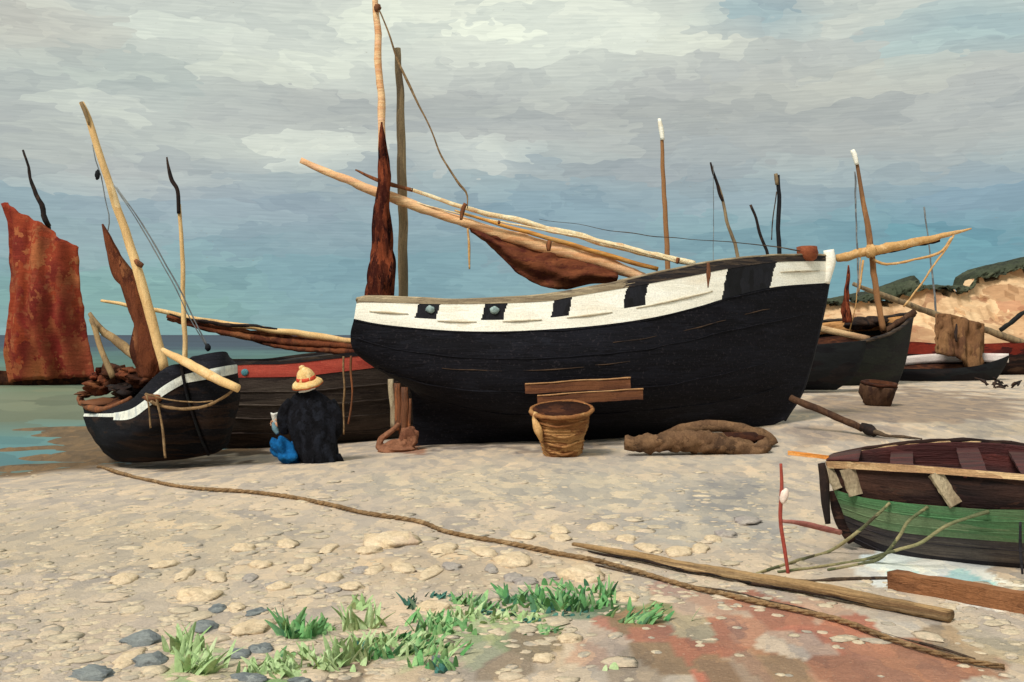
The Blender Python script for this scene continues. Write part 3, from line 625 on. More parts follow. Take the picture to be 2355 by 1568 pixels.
# brown sail hanging in the bight of the yard
top = resample([P(x, y, 16.45) for x, y in ((1080, 524), (1161, 549), (1222, 567), (1302, 585), (1363, 603), (1420, 628))], 40)
bot = resample([P(x, y, 16.35) for x, y in ((1084, 532), (1137, 573), (1170, 608), (1200, 634), (1254, 660), (1300, 664), (1360, 652), (1418, 650))], 40)
gr = []
for j in range(12):
    t = j / 11; gr.append([top[k].lerp(bot[k], t) + Vector((0, .06 * math.sin(t * 9 + 3 * noise.noise(Vector((k * .2, t * 3, 0)))) - .12 * math.sin(t * math.pi), .012 * noise.noise(Vector((k * .9, t * 5, 4))))) for k in range(40)])
mb = MB(); mb.sheet(gr, .03); mb.build('slack_sail', M['brown_sail'], boat)
for pts, r in (([(1069, 466), (1063, 480), (1061, 505)], .03), ([(1264, 556), (1262, 566), (1262, 578)], .028), ([(1147, 508), (1146, 516)], .02), ([(1560, 592), (1557, 606)], .02)):
    mb = MB(); mb.tube([P(x, y, 16.08) for x, y in pts], [r, r * 1.2, r * .7], 8, wob=.02, step=.03, rr=.5); mb.build('lashing', M['prop'], boat)
mb = MB(); mb.tube([P(1077, 525, 16.15), P(1080, 560, 16.15), P(1079, 618, 16.15)], [.014, .02, .012], 6, wob=.02, step=.04, rr=.4); mb.build('rope_end', M['rope_tan'], boat)
mb = MB(); mb.tube([P(x, y, 16.1) for x, y in ((868, 20), (876, 30), (897, 88), (906, 113), (926, 162), (954, 226), (997, 311), (1020, 366), (1054, 420), (1072, 444), (1075, 478))], [.012, .014, .016, .022, .02, .014, .013, .013, .016, .02, .008], 6, wob=.025, step=.06, rr=.5)
mb.build('halyard', M['rope'], boat)
mb = MB(); mb.tube([P(x, y, 16.6) for x, y in ((1240, 503), (1350, 520), (1480, 540), (1600, 550), (1720, 561), (1840, 576))], [.003, .005, .007, .005, .007, .01], 6, wob=.02, step=.12, rr=.6)
mb.build('forestay', M['rope_dark'], boat)
mb = MB(); mb.tube([P(1628, 604, 15.62), P(1629, 630, 15.6), P(1627, 662, 15.6)], [.02, .028, .008], 6, wob=.02, step=.03, rr=.6); mb.build('fender_rope', M['prop'], boat)
# bucket on the foredeck (stands on the boat: its own thing)
mb = MB(); c0 = P(1857, 600, 17.0); X = Vector((.98, 0, -.18)); mb.lathe(c0, [(.09, .0), (.14, .04), (.165, .13), (.155, .22), (.12, .23), (.10, .12)], 16, .16)
o = mb.build('bucket', M['block_brown']); tag(o, 'reddish brown wooden tub standing on the bow deck of the large black boat', 'tub')

# ------------------------------------------------------------------ wooden prop at the stern
pl = G(915, 1030)
prop = thing('boat_prop', 'rust brown wooden shore post with splayed foot under the black boat stern', 'prop', pl)
Yp = 15.55
for i, (x0, x1, y0, y1, r, mm) in enumerate(((900, 906, 872, 985, .045, 'stanchion'), (915, 915, 882, 990, .062, 'prop'), (932, 928, 890, 1000, .06, 'prop'), (944, 940, 915, 1000, .022, 'prop'))):
    mb = MB(); mb.tube([P(x0, y0, Yp), P((x0 + x1) / 2, (y0 + y1) / 2, Yp), P(x1, y1, Yp)], [r * .8, r, r * 1.1], 8, wob=.02, step=.08, rr=.35); mb.build('post', M[mm], prop)
mb = MB()
for i, pts in enumerate((((918, 975), (900, 992), (876, 1012), (868, 1034)), ((928, 985), (925, 1010), (915, 1036)), ((936, 985), (948, 1000), (950, 1015), (930, 1034)), ((880, 1030), (905, 1024), (935, 1028)))):
    mb.tube([P(x, y, Yp - .05) for x, y in pts], [.04, .05, .06, .045] if i < 3 else [.05, .09, .06], 10, wob=.03, step=.03, rr=.5, flat=.8)
mb.ell(P(912, 1034, Yp - .02), (.30, .22, .06), 20, 10, .5, seed=8); mb.ell(P(938, 1008, Yp), (.13, .1, .15), 14, 10, .5, seed=9); mb.tube([P(930, 1034, Yp), P(950, 1015, Yp), P(960, 990, Yp)], [.09, .06, .03], 10, step=.03, rr=.4)
foot = mb.build('foot', M['prop_red'], prop); remesh(foot, .014)

# ------------------------------------------------------------------ red-banded brown boat behind
rows = [[(440, 842), (550, 830), (650, 829), (730, 819), (800, 811), (900, 802), (1000, 796)],
 [(440, 852), (550, 839), (650, 837), (730, 829), (800, 821), (900, 811), (1000, 804)],
 [(445, 872), (550, 868), (677, 866), (764, 857), (864, 845), (1000, 828)],
 [(455, 930), (550, 925), (700, 925), (850, 915), (992, 895)],
 [(475, 990), (560, 985), (700, 985), (850, 978), (975, 960)],
 [(500, 1036), (600, 1036), (750, 1036), (880, 1030), (960, 1020)]]
bs = [(.4, .8, .3), (.4, .8, .3), (.4, .82, .3), (.3, .8, .2), (.15, .6, .1), (.04, .08, .04)]
A = P(445, 770, 17.7); B = P(1000, 770, 19.3)
H = Hull(rows, bs, (A.x, A.y), (B.x, B.y), nc=110, sub=6)
c_loc = G(700, 1015); boatC = thing('fishing_boat', 'dark brown beached boat with brick red band and teal dot behind the seated person', 'boat', (c_loc.x, c_loc.y + 1, c_loc.z))
mb = MB(); H.shell(mb, 2, 5); H.bottom(mb); mb.build('hull', M['dark_brown_hull'], boatC)
mb = MB(); H.shell(mb, 1, 2, off=.008); mb.build('red_band', M['red_band'], boatC)
mb = MB(); H.shell(mb, 0, 1, off=.016); H.deck(mb, 0, .02, .05); mb.build('gunwale', M['rail_dark'], boatC)
for t in (2.6, 3.1, 3.6, 4.2):
    mb = MB(); mb.tube(H.row(t, 'near', .003)[::8], [.014], 6, step=.1, rr=.9, wob=.02); mb.build('strake', M['dark_brown_hull'], boatC)
mb = MB(); mb.ell(P(563, 856, H.near[9][25].y - .02), (.06, .02, .055), 12, 8, .15); mb.build('painted_disc', M['teal_dot'], boatC)
mb = MB(); mb.tube([P(789, 818, 17.05), P(792, 880, 17.02), P(790, 940, 17.0), P(792, 1000, 17.0)], [.016, .013], 6, wob=.03, step=.06, rr=.6); mb.build('mooring_line', M['rope'], boatC)
mb = MB(); mb.tube([P(806, 818, 17.05), P(810, 880, 17.02), P(808, 930, 17.0), P(800, 975, 17.0)], [.016, .014], 6, wob=.03, step=.06, rr=.6); mb.build('mooring_line', M['prop'], boatC)
mb = MB(); mb.tube([P(384, 362, 18), P(389, 385, 18), P(396, 415, 18), P(408, 440, 18), P(410, 492, 18)], [.014, .03, .034, .036, .034], 8, wob=.03, step=.05, rr=.5)
mast = mb.build('topmast', M['dark_wood'], boatC)
mb = MB(); mb.tube([P(411, 470, 18.04), P(418, 560, 18.04), P(422, 680, 18.04), P(425, 800, 18.04), P(426, 900, 18.04)], [.03, .038, .042, .045], 8, wob=.02, step=.1, rr=.15)
mb.build('mast', M['tan'], boatC)
YS = [(231, 689), (283, 701), (322, 712), (360, 713), (410, 724), (462, 737), (596, 755), (650, 763), (720, 772), (803, 783), (860, 792)]
mb = MB(); mb.tube([P(x, y, 18.2 + .5 * i / 10) for i, (x, y) in enumerate(YS)], [.02, .035, .04, .04, .045, .045, .055, .058, .055, .05], 8, wob=.025, step=.1, rr=.25)
mb.build('yard', M['tan'], boatC)
top = resample([P(x, y, 18.6) for x, y in ((384, 722), (468, 742), (596, 762), (700, 778), (870, 802))], 36)
bot = resample([P(x, y, 18.5) for x, y in ((386, 733), (468, 757), (540, 774), (604, 790), (695, 806), (870, 815))], 36)
gr = [[top[k].lerp(bot[k], j / 8) + Vector((0, .05 * math.sin(j * 1.3 + k * .3), .03 * noise.noise(Vector((k * .7, j, 2))))) for k in range(36)] for j in range(9)]
mb = MB(); mb.sheet(gr, .05); mb.build('furled_sail', M['furled_far'], boatC)
mb = MB(); mb.tube([P(x, y, 18.15) for x, y in ((392, 722), (430, 733), (520, 745), (640, 757))], [.012, .03, .028, .014], 8, wob=.03, step=.06, rr=.6); mb.build('lashing', M['dark_wood'], boatC)

# ------------------------------------------------------------------ small black boat at the water's edge
bB = G(380, 1056)
boatB = thing('fishing_boat', 'small black boat with chipped white stripe, bowsprit and leaning pale mast at the waterline', 'boat', bB)
def patch(rows, nc, subn):
    rr = [resample([P(*q) for q in r], nc) for r in rows]; out = []
    for j in range((len(rows) - 1) * subn + 1):
        t = j / subn; out.append([crom([rr[i][k] for i in range(len(rows))], t) for k in range(nc)])
    return out
Lr = [[(416, 836, 13.9), (389, 841, 14.0), (359, 862, 14.15), (331, 890, 14.3), (304, 917, 14.6), (273, 931, 15.0), (228, 946, 15.6), (188, 930, 16.5)],
 [(420, 862, 13.95), (380, 885, 13.95), (340, 915, 14.1), (300, 941, 14.45), (250, 950, 15.1), (194, 950, 16.3)],
 [(424, 881, 13.97), (380, 907, 13.95), (340, 937, 14.05), (300, 963, 14.4), (250, 965, 15.0), (192, 962, 16.2)],
 [(441, 945, 14.1), (400, 962, 13.95), (350, 985, 14.0), (300, 1000, 14.2), (245, 1002, 14.8), (205, 994, 15.9)],
 [(462, 1005, 14.3), (400, 1022, 14.25), (340, 1036, 14.35), (290, 1040, 14.6), (250, 1034, 14.9), (224, 1022, 15.6)],
 [(479, 1046, 14.5), (420, 1056, 14.6), (370, 1060, 14.7), (310, 1064, 14.85), (268, 1060, 15.0), (242, 1044, 15.4)]]
Rr = [[(416, 836, 13.9), (453, 818, 13.95), (514, 808, 14.2), (527, 820, 15.0), (530, 836, 16.0)],
 [(420, 862, 13.95), (460, 853, 13.85), (510, 843, 14.0), (541, 838, 14.6), (545, 838, 15.7)],
 [(424, 881, 13.97), (465, 874, 13.85), (510, 866, 13.98), (542, 859, 14.6), (547, 857, 15.7)],
 [(441, 945, 14.1), (480, 940, 13.9), (525, 930, 14.1), (550, 917, 14.8), (552, 910, 15.8)],
 [(462, 1005, 14.3), (490, 1000, 14.15), (520, 990, 14.3), (536, 975, 14.8), (540, 968, 15.6)],
 [(479, 1046, 14.5), (486, 1045, 14.5), (500, 1040, 14.6), (516, 1030, 14.8), (526, 1020, 15.1)]]
L = patch(Lr, 90, 8); Rg = patch(Rr, 60, 8)
L = [[p + Vector((0, 0, .008 * math.sin(j * .785))) for p in r] for j, r in enumerate(L)]
def hb(gL, gR, j0, j1, mb, off=0):
    o_ = Vector((0, -off, 0)); mb.grid([[p + o_ for p in r] for r in gL[j0:j1 + 1]]); mb.grid([[p + o_ for p in r] for r in gR[j0:j1 + 1]])
    return mb
mb = MB(); hb(L, Rg, 16, 40, mb)
mb.grid([[L[j][-1].lerp(Rg[j][-1], i / 8) + Vector((0, .5 * math.sin(math.pi * i / 8), 0)) for i in range(9)] for j in range(0, 41)])
mb.grid([[L[40][int(k * 89 / 20)] for k in range(21)], [Rg[40][int(k * 59 / 20)] for k in range(21)]])
mb.build('hull', M['small_hull'], boatB)
mb = MB(); hb(L, Rg, 0, 8, mb, 0); mb.build('gunwale', M['black'], boatB)
mb = MB()
g1 = [[p + Vector((0, -.012, 0)) for p in L[j][:46]] for j in range(8, 17)]; mb.grid(g1)
mb.grid([[p + Vector((0, -.012, 0)) for p in r] for r in Rg[8:17]])
g2 = [[L[j][k] + Vector((0, -.012, 0)) for k in range(45, 90)] for j in range(9, 14)]; mb.grid(g2)
mb.build('white_band', M['white_grey'], boatB)
mb = MB(); mb.grid([[p + Vector((0, -.004, 0)) for p in L[j][45:]] for j in range(8, 17)]); mb.build('lower_strake', M['small_hull'], boatB)
# deck and clutter
mb = MB(); mb.grid([[L[1][int(k * 89 / 30)].lerp(Rg[1][int(k * 59 / 30)], i / 6) for k in range(31)] for i in range(7)]); mb.build('deck', M['inside_dark'], boatB)
mb = MB(); mb.tube([P(x, y, Y) for x, y, Y in ((300, 915, 15.0), (262, 935, 15.3), (225, 942, 15.6), (195, 930, 16.1), (184, 912, 16.9), (215, 900, 17.2), (262, 893, 16.9))], [.03, .04, .05, .05, .05, .05, .04], 8, wob=.02, step=.08, rr=.3); mb.build('stern_rim', M['prop'], boatB)
mb = MB(); mb.ell(P(236, 925, 16.2), (.30, .4, .07), 16, 8, .3, seed=2); mb.build('stern_well', M['plank_brown'], boatB)
for i, (x, y, Y, rx, rz, mm) in enumerate(((240, 885, 16.4, .22, .13, 'furled_far'), (275, 865, 16.2, .24, .16, 'inside_dark'), (300, 892, 15.8, .25, .15, 'dark_wood'), (330, 875, 15.6, .2, .13, 'inside_dark'), (312, 858, 15.8, .2, .12, 'furled_far'), (240, 862, 16.6, .12, .12, 'maroon_sail'), (205, 905, 16.6, .13, .05, 'plank_brown'))):
    mb = MB(); mb.ell(P(x, y, Y), (rx, .28, rz * .8), 22, 14, 1.1, seed=i); mb.build('net_heap', M[mm], boatB)
mb = MB(); mb.ell(P(484, 826, 14.6), (.26, .5, .07), 16, 10, .2, seed=9); mb.build('foredeck_cover', M['black'], boatB)
mb = MB(); mb.tube([P(416, 836, 13.9), P(425, 884, 13.93), P(441, 945, 14.05), P(462, 1005, 14.25), P(479, 1046, 14.45)], [.02], 8, wob=.01, step=.08); mb.build('stem_post', M['far_black'], boatB)
mb = MB(); mb.tube([P(x, y, 14.9) for x, y in ((187, 235), (205, 280), (222, 330), (245, 400), (270, 480), (298, 560), (318, 630), (338, 700), (355, 760), (372, 820), (378, 850))], [.035, .045, .048, .052, .056, .06, .065, .07, .07, .068, .065], 10, wob=.02, step=.12, rr=.12)
mast = mb.build('mast', M['tan'], boatB)
mb = MB(); mb.tube([P(186, 234, 14.84), P(196, 262, 14.84), P(204, 288, 14.84)], [.025, .03, .012], 6, wob=.02, step=.05, rr=.4); sub('mast_tip', mb, M['tan_dull'], mast)
mb = MB(); mb.tube([P(312, 598, 14.82), P(318, 606, 14.8), P(328, 612, 14.82)], [.03, .04, .03], 8, wob=.01, step=.03, rr=.4); sub('mast_band', mb, M['prop'], mast)
# furled sail beside the mast
fs = [(236, 517, .012), (245, 540, .05), (258, 575, .075), (276, 612, .09), (296, 645, .11), (312, 680, .12), (322, 715, .12), (330, 745, .13), (336, 785, .16), (340, 815, .2), (342, 840, .19), (340, 870, .1)]
mb = MB(); mb.tube([P(x, y, 15.1) for x, y, r in fs], [r for _, _, r in fs], 20, wob=.04, step=.04, rr=.75, flat=.6); mb.build('furled_sail', M['furled_far'], boatB)
mb = MB(); mb.tube([P(374, 805, 14.0), P(410, 824, 13.75), P(460, 850, 13.6), P(500, 871, 13.5), P(546, 893, 13.4)], [.03, .052, .06, .06, .05], 10, wob=.015, step=.08, rr=.15); mb.build('bowsprit', M['tan'], boatB)
for pts, r in ((((212, 332), (222, 375), (232, 400), (243, 460), (252, 500), (248, 530)), .008), (((268, 430), (330, 520), (400, 640), (440, 720), (478, 800)), .01), (((262, 425), (320, 515), (392, 640), (432, 722), (474, 796)), .008)):
    mb = MB(); mb.tube([P(x, y, 14.7) for x, y in pts], [r], 6, wob=.01, step=.1, rr=.5); mb.build('shroud', M['wire'], boatB)
for x, y, a_, b_ in ((224, 402, .035, .07), (478, 799, .04, .05)):
    mb = MB(); mb.ell(P(x, y, 14.66), (a_, .03, b_), 10, 8, .3, seed=x); mb.build('rigging_block', M['far_black'], boatB)
mb = MB(); mb.tube([P(210, 733, 15.9), P(232, 800, 15.8), P(262, 868, 15.7)], [.035, .045, .05], 8, wob=.02, step=.08, rr=.25); mb.build('oar', M['tan_dull'], boatB)
mb = MB(); mb.tube([P(205, 722, 16.1), P(240, 765, 16.0), P(290, 800, 15.9), P(348, 848, 15.7)], [.03, .06, .075, .06], 8, wob=.03, step=.08, rr=.3); mb.build('spar', M['tan_dull'], boatB)
mb = MB(); mb.tube([P(x, y, Y) for x, y, Y in ((335, 905, 14.05), (352, 925, 13.9), (385, 937, 13.8), (425, 942, 13.7), (470, 935, 13.7), (505, 918, 13.7), (530, 900, 13.6), (540, 890, 13.55))], [.022, .02, .018], 6, wob=.015, step=.05, rr=.4); mb.build('bow_rope', M['rope'], boatB)
mb = MB(); mb.tube([P(x, y, 13.75) for x, y in ((335, 905), (390, 920), (450, 926), (490, 922))], [.01], 6, wob=.01, step=.05, rr=.4); mb.build('bow_rope', M['rope'], boatB)
mb = MB(); mb.tube([P(x, y, 13.78) for x, y in ((362, 918), (370, 960), (375, 1000), (380, 1054))], [.022, .014, .018, .014], 6, wob=.02, step=.05, rr=.5); mb.build('hanging_rope', M['rope'], boatB)
mb = MB(); mb.tube([P(x, y, 13.82) for x, y in ((338, 908), (343, 940), (345, 985))], [.012], 6, wob=.02, step=.05, rr=.5); mb.build('hanging_rope', M['rope'], boatB)
mb = MB(); mb.ell(P(352, 915, 13.95), (.12, .05, .05), 10, 8, .4, seed=5); mb.build('rope_coil', M['prop'], boatB)

# ------------------------------------------------------------------ red-sailed boat afloat on the left
bl = Pz(110, 882, SEA_Z)
boatS = thing('sailing_boat', 'boat afloat at the left edge under a tall rust red sail', 'boat', bl)
left = resample([P(x, y, 40) for x, y in ((4, 470), (20, 520), (22, 600), (24, 680), (14, 760), (10, 820), (20, 878))], 40)
right = resample([P(x, y, 40.3) for x, y in ((180, 568), (180, 610), (190, 690), (200, 770), (212, 830), (216, 868))], 40)
topc = resample([Vector((x, y, 0)) for x, y in ((2, 468), (16, 466), (60, 494), (112, 521), (145, 550), (180, 568))], 30)
botc = resample([Vector((x, y, 0)) for x, y in ((20, 880), (60, 874), (110, 872), (170, 868), (216, 868))], 30)
gr = []
for j in range(40):
    t = j / 39; row = []
    for k in range(30):
        u = k / 29; pt = P(topc[k].x, topc[k].y, 40); pb = P(botc[k].x, botc[k].y, 40)
        lr = left[j].lerp(right[j], u); tb = pt.lerp(pb, t)
        corner = (left[0].lerp(right[0], u)).lerp(left[-1].lerp(right[-1], u), t)
        q = lr + tb - corner; q.y = 40 - .9 * math.sin(math.pi * u) * math.sin(math.pi * min(1, t * .9 + .1)) + .12 * math.sin(u * 22 + 2 * noise.noise(Vector((u * 4, t * 4, 0))))
        q += Vector((.06 * noise.noise(Vector((u * 9, t * 14, 5))), 0, .06 * noise.noise(Vector((u * 12, t * 9, 6))))); row.append(q)
    gr.append(row)
mb = MB(); mb.sheet(gr, .05); mb.build('sail', M['red_sail'], boatS)
mb = MB(); mb.tube([P(52, 346, 40.6), P(75, 420, 40.6), P(98, 480, 40.6), P(110, 520, 40.6)], [.04, .055, .07, .1, .1], 8, wob=.06, step=.2, rr=.35); mb.build('mast_top', M['dark_wood'], boatS)
mb = MB(); mb.tube([P(110, 515, 40.8), P(130, 700, 40.8), P(140, 868, 40.8)], [.1, .12], 8); mb.build('mast', M['dark_wood'], boatS)
hrows = [[(-190, 842), (-60, 855), (60, 864), (140, 866), (215, 858)], [(-185, 870), (-60, 880), (60, 885), (140, 884), (205, 876)], [(-150, 898), (-60, 902), (60, 902), (130, 900), (180, 892)]]
A = P(-190, 770, 41.2); B = P(215, 770, 41.2)
H = Hull(hrows, [(.4, 1.0, .1), (.35, .95, .1), (.1, .4, .05)], (A.x, A.y), (B.x, B.y), nc=60, sub=5)
mb = MB(); H.shell(mb, 0, 2); H.bottom(mb); H.deck(mb, 0, .05, .15); mb.build('hull', M['inside_dark'], boatS)

# ------------------------------------------------------------------ boats standing behind the black boat (masts show above it)
def hidden_boat(cx, Y, label, mastpts, rad, mm, tip=None, extra=None):
    z0 = ground(P(cx, 770, Y).x, Y); root = thing('fishing_boat', label, 'boat', (P(cx, 770, Y).x, Y, z0))
    cpx = P(cx, 770, Y).x; rows3 = []
    def pix(X, z): return (HX + X / (Y) * F, HY + (CH - z) / Y * F)
    L_ = 2.3
    for zz, k in ((1.0, 1.0), (.7, .98), (.35, .88), (.05, .7)):
        rows3.append([pix(cpx + L_ * k * q, z0 + zz + (.18 * q * q if zz > .6 else 0)) for q in (-1, -.6, -.2, .2, .6, 1)])
    A = Vector((cpx - L_, Y)); B = Vector((cpx + L_, Y + .01))
    Hh = Hull(rows3, [(.4, .9, .05), (.38, .88, .05), (.25, .7, .05), (.04, .1, .04)], A, B, nc=40, sub=4)
    mb = MB(); Hh.shell(mb, 0, 3); Hh.bottom(mb); Hh.deck(mb, 0, .04, .15); mb.build('hull', M['far_black'], root)
    mb = MB(); mb.tube([P(x, y, Y) for x, y in mastpts], rad, 8, wob=.02, step=.15, rr=.15); mst = mb.build('mast', M[mm], root)
    if tip:
        mb = MB(); mb.tube([P(x, y, Y - .02) for x, y in tip[0]], tip[1], 8, wob=.03, step=.06, rr=.4); sub('mast_tip', mb, M[tip[2]], mst)
    if extra:
        for pts, r, m2 in extra:
            mb = MB(); mb.tube([P(x, y, Y - .1) for x, y in pts], [r], 6, wob=.01, step=.08, rr=.5); mb.build('shroud', M[m2], root)
    return root
hidden_boat(1470, 23, 'beached boat whose brown mast with a white tip is tallest behind the black boat', [(1521, 300), (1524, 380), (1529, 480), (1533, 570), (1536, 640), (1540, 830)], [.035, .045, .05, .055, .055, .055], 'mast_brown', ([(1518, 272), (1520, 295), (1523, 322)], [.03, .05, .045], 'white'))
hidden_boat(1660, 28, 'beached boat whose thin left-leaning mast tapers from dark brown to grey behind the black boat', [(1634, 378), (1645, 410), (1660, 450), (1672, 510), (1684, 545), (1697, 590), (1735, 840)], [.02, .04, .045, .045, .05, .05], 'mast_grey', ([(1633, 374), (1640, 398), (1650, 428), (1662, 462)], [.02, .036, .042, .04], 'dark_wood'), [([(1640, 380), (1641, 500), (1640, 610)], .008, 'wire')])
hidden_boat(1765, 34, 'beached boat whose mast is the shortest, dark and slanting behind the black boat', [(1727, 470), (1736, 495), (1746, 530), (1756, 560), (1768, 600), (1800, 820)], [.04, .05, .05, .055, .05], 'dark_wood')
hidden_boat(1760, 25, 'beached boat whose straight black mast stands nearest the bow of the black boat', [(1789, 402), (1791, 470), (1790, 540), (1792, 600), (1796, 830)], [.045, .052, .05, .05], 'port', ([(1784, 398), (1786, 410), (1787, 424)], [.04, .05, .04], 'mast_grey'), [([(1786, 440), (1778, 500), (1774, 552)], .014, 'seam')])

# ------------------------------------------------------------------ dark boat on the right with rigged yard
rows = [[(1790, 832), (1872, 812), (1920, 800), (1973, 788), (2026, 774), (2066, 757), (2103, 724)],
 [(1790, 846), (1872, 828), (1930, 816), (1985, 804), (2036, 788), (2070, 772), (2099, 745)],
 [(1792, 870), (1872, 858), (1930, 850), (1990, 840), (2045, 826), (2090, 800)],
 [(1795, 896), (1872, 890), (1930, 886), (1990, 878), (2040, 868), (2079, 848)],
 [(1800, 950), (1867, 950), (1930, 944), (1985, 932), (2030, 914), (2062, 890)]]
A = P(1790, 770, 28.4); B = P(2103, 770, 29.2)
H = Hull(rows, [(.7, 1.05, .06), (.7, 1.05, .06), (.6, 1.0, .06), (.4, .75, .05), (.06, .1, .05)], (A.x, A.y), (B.x, B.y), nc=90, sub=6, heel=.26)
dl = G(1970, 905)
boatD = thing('fishing_boat', 'black boat right of the large one, open, with furled pale sail on a slanting yard', 'boat', dl)
mb = MB(); H.shell(mb, 0, 4, lambda t, u: 0); H.bottom(mb); mb.build('hull', M['black_green'], boatD)
mb = MB(); r = H.row(.05, 'far', -.12); mb.sheet([[p + Vector((0, -.02, -.02 - .3 * j / 3)) for p in r[::4]] for j in range(4)], .04); mb.build('inner_planking', M['far_tan'], boatD)
mb = MB(); H.deck(mb, 1.5, .03, 0.0); mb.build('floor', M['inside_dark'], boatD)
mb = MB(); mb.board(P(1872, 752, 28.2), P(1996, 780, 28.4), .16, .2); mb.build('thwart', M['rail_tan'], boatD)
mb = MB(); rn = H.row(0, 'near', 0); mb.tube(rn[::5] + [rn[-1]], [.045], 8, step=.1, wob=.02, rr=.3); rf = H.row(0, 'far', 0); mb.tube(rf[::5] + [rf[-1]], [.045], 8, step=.1, wob=.02, rr=.3); mb.build('gunwale', M['rail_dark'], boatD)
for i, (x, y, rx, rz) in enumerate(((1990, 742, .5, .16), (2015, 738, .3, .14), (1965, 748, .3, .12), (2052, 752, .25, .1))):
    mb = MB(); mb.ell(P(x, y, 29.2), (rx, .3, rz), 14, 9, .5, seed=i + 20); mb.build('net_heap', M['dark_wood'], boatD)
mb = MB(); mb.board(P(2030, 765, 28.9), P(2104, 716, 29.0), .14, .16, jit=.02); mb.build('bow_beam', M['bucket'], boatD)
mb = MB(); mb.tube([P(x, y, 28.8) for x, y in ((1969, 362), (1976, 410), (1985, 460), (1997, 530), (2003, 575), (2011, 640), (2021, 700), (2031, 760))], [.045, .05, .065, .08, .08, .08, .08, .08], 10, wob=.02, step=.15, rr=.2)
mast = mb.build('mast', M['mast_brown'], boatD)
mb = MB(); mb.tube([P(1962, 342, 28.75), P(1967, 356, 28.75), P(1971, 380, 28.75)], [.05, .07, .06], 8, wob=.04, step=.07, rr=.5); sub('mast_tip', mb, M['white'], mast)
mb = MB(); mb.tube([P(x, y, 28.6) for x, y in ((1923, 594), (1960, 587), (2000, 577), (2050, 567), (2098, 558), (2160, 545), (2200, 535), (2234, 525))], [.1, .12, .12, .13, .11, .1, .08, .05, .02], 12, wob=.03, step=.09, rr=.3); mb.build('yard', M['rope_tan'], boatD)
mb = MB(); mb.tube([P(x, y, 28.7) for x, y in ((2010, 583), (2060, 574), (2110, 564), (2160, 553))], [.04, .05, .04], 8, wob=.04, step=.09, rr=.6); mb.build('furled_sail', M['dark_wood'], boatD)
mb = MB(); mb.ell(P(2002, 578, 28.5), (.16, .12, .17), 12, 9, .5, seed=3); mb.build('lashing', M['rope_tan'], boatD)
for pts, r, mm in ((((2007, 596), (2025, 606), (2045, 607), (2098, 598), (2157, 582), (2188, 548)), .035, 'rope_tan'), (((2194, 542), (2172, 575), (2149, 608), (2117, 655), (2078, 704)), .025, 'rope_tan'), (((1979, 590), (1976, 640), (1968, 700), (1950, 770)), .014, 'rope_tan'), (((1965, 395), (1969, 480), (1973, 590), (1975, 680)), .022, 'wire'), (((1985, 598), (1980, 640), (1976, 672)), .03, 'rope_tan')):
    mb = MB(); mb.tube([P(x, y, 28.55) for x, y in pts], [r], 6, wob=.03, step=.12, rr=.6); mb.build('rope', M[mm], boatD)
mb = MB(); mb.tube([P(1952, 610, 28.3), P(1950, 640, 28.3), P(1946, 670, 28.3), P(1946, 700, 28.3), P(1949, 725, 28.3), P(1949, 742, 28.3)], [.02, .05, .07, .08, .13, .1], 10, wob=.03, step=.06, rr=.6); mb.build('rolled_flag', M['maroon_sail'], boatD)

# small bucket before the dark boat
q = G(2017, 932)
bk = thing('bucket', 'small brown bucket on the sand before the dark boat with the slanting yard', 'bucket', q)
mb = MB(); mb.lathe(q + Vector((0, 0, -.02)), [(.19, 0), (.25, .06), (.30, .22), (.32, .38), (.3, .40)], 20, .3); mb.build('body', M['bucket'], bk)
mb = MB(); mb.lathe(q + Vector((0, 0, .38)), [(.30, 0), (.335, .02), (.33, .05), (.26, .055), (.24, .0)], 20, .25); mb.build('rim', M['inside_dark'], bk); bk.rotation_euler = (R(7), R(4), 0)

# ------------------------------------------------------------------ boats farther right
rows = [[(2068, 850), (2082, 848), (2159, 848), (2239, 842), (2292, 828), (2322, 816)], [(2068, 860), (2100, 862), (2160, 862), (2240, 858), (2290, 846), (2318, 828)],
        [(2068, 880), (2110, 884), (2180, 886), (2250, 878), (2290, 862), (2312, 842)], [(2070, 906), (2110, 907), (2186, 906), (2248, 897), (2285, 878), (2304, 856)]]
A = P(2068, 770, 31.4); B = P(2320, 770, 31.8)
H = Hull(rows, [(.45, .8, .06), (.42, .8, .06), (.3, .6, .05), (.06, .1, .05)], (A.x, A.y), (B.x, B.y), nc=70, sub=6, heel=.22)
el = G(2186, 896); boatE = thing('rowing_boat', 'low black rowing boat with a white inner rim under a brown tarpaulin', 'boat', el)
mb = MB(); H.shell(mb, 0, 3); H.bottom(mb); mb.build('hull', M['far_black'], boatE)
mb = MB(); r = H.row(0, 'far', -.05); mb.sheet([[p + Vector((0, -.03, .01 - .26 * j / 3)) for p in r[::3]] for j in range(4)], .05); mb.build('inner_rim', M['far_white'], boatE)
mb = MB(); H.deck(mb, 1.2, .03, .03); mb.build('floor', M['inside_dark'], boatE)
tp = [(2153, 722), (2175, 722), (2200, 727), (2230, 737), (2264, 745)]; bt = [(2153, 812), (2178, 818), (2205, 822), (2228, 850), (2262, 846)]
tg = resample([P(x, y, 31.9) for x, y in tp], 24); bg_ = resample([P(x, y, 31.3) for x, y in bt], 24)
gr = [[tg[k].lerp(bg_[k], j / 14) + Vector((.03 * noise.noise(Vector((k, j * .8, 1))), .12 * math.sin(k * .9 + noise.noise(Vector((k * .3, j * .3, 0))) * 3), 0)) for k in range(24)] for j in range(15)]
back = resample([P(x, y + 4, 33.0) for x, y in bt], 24)
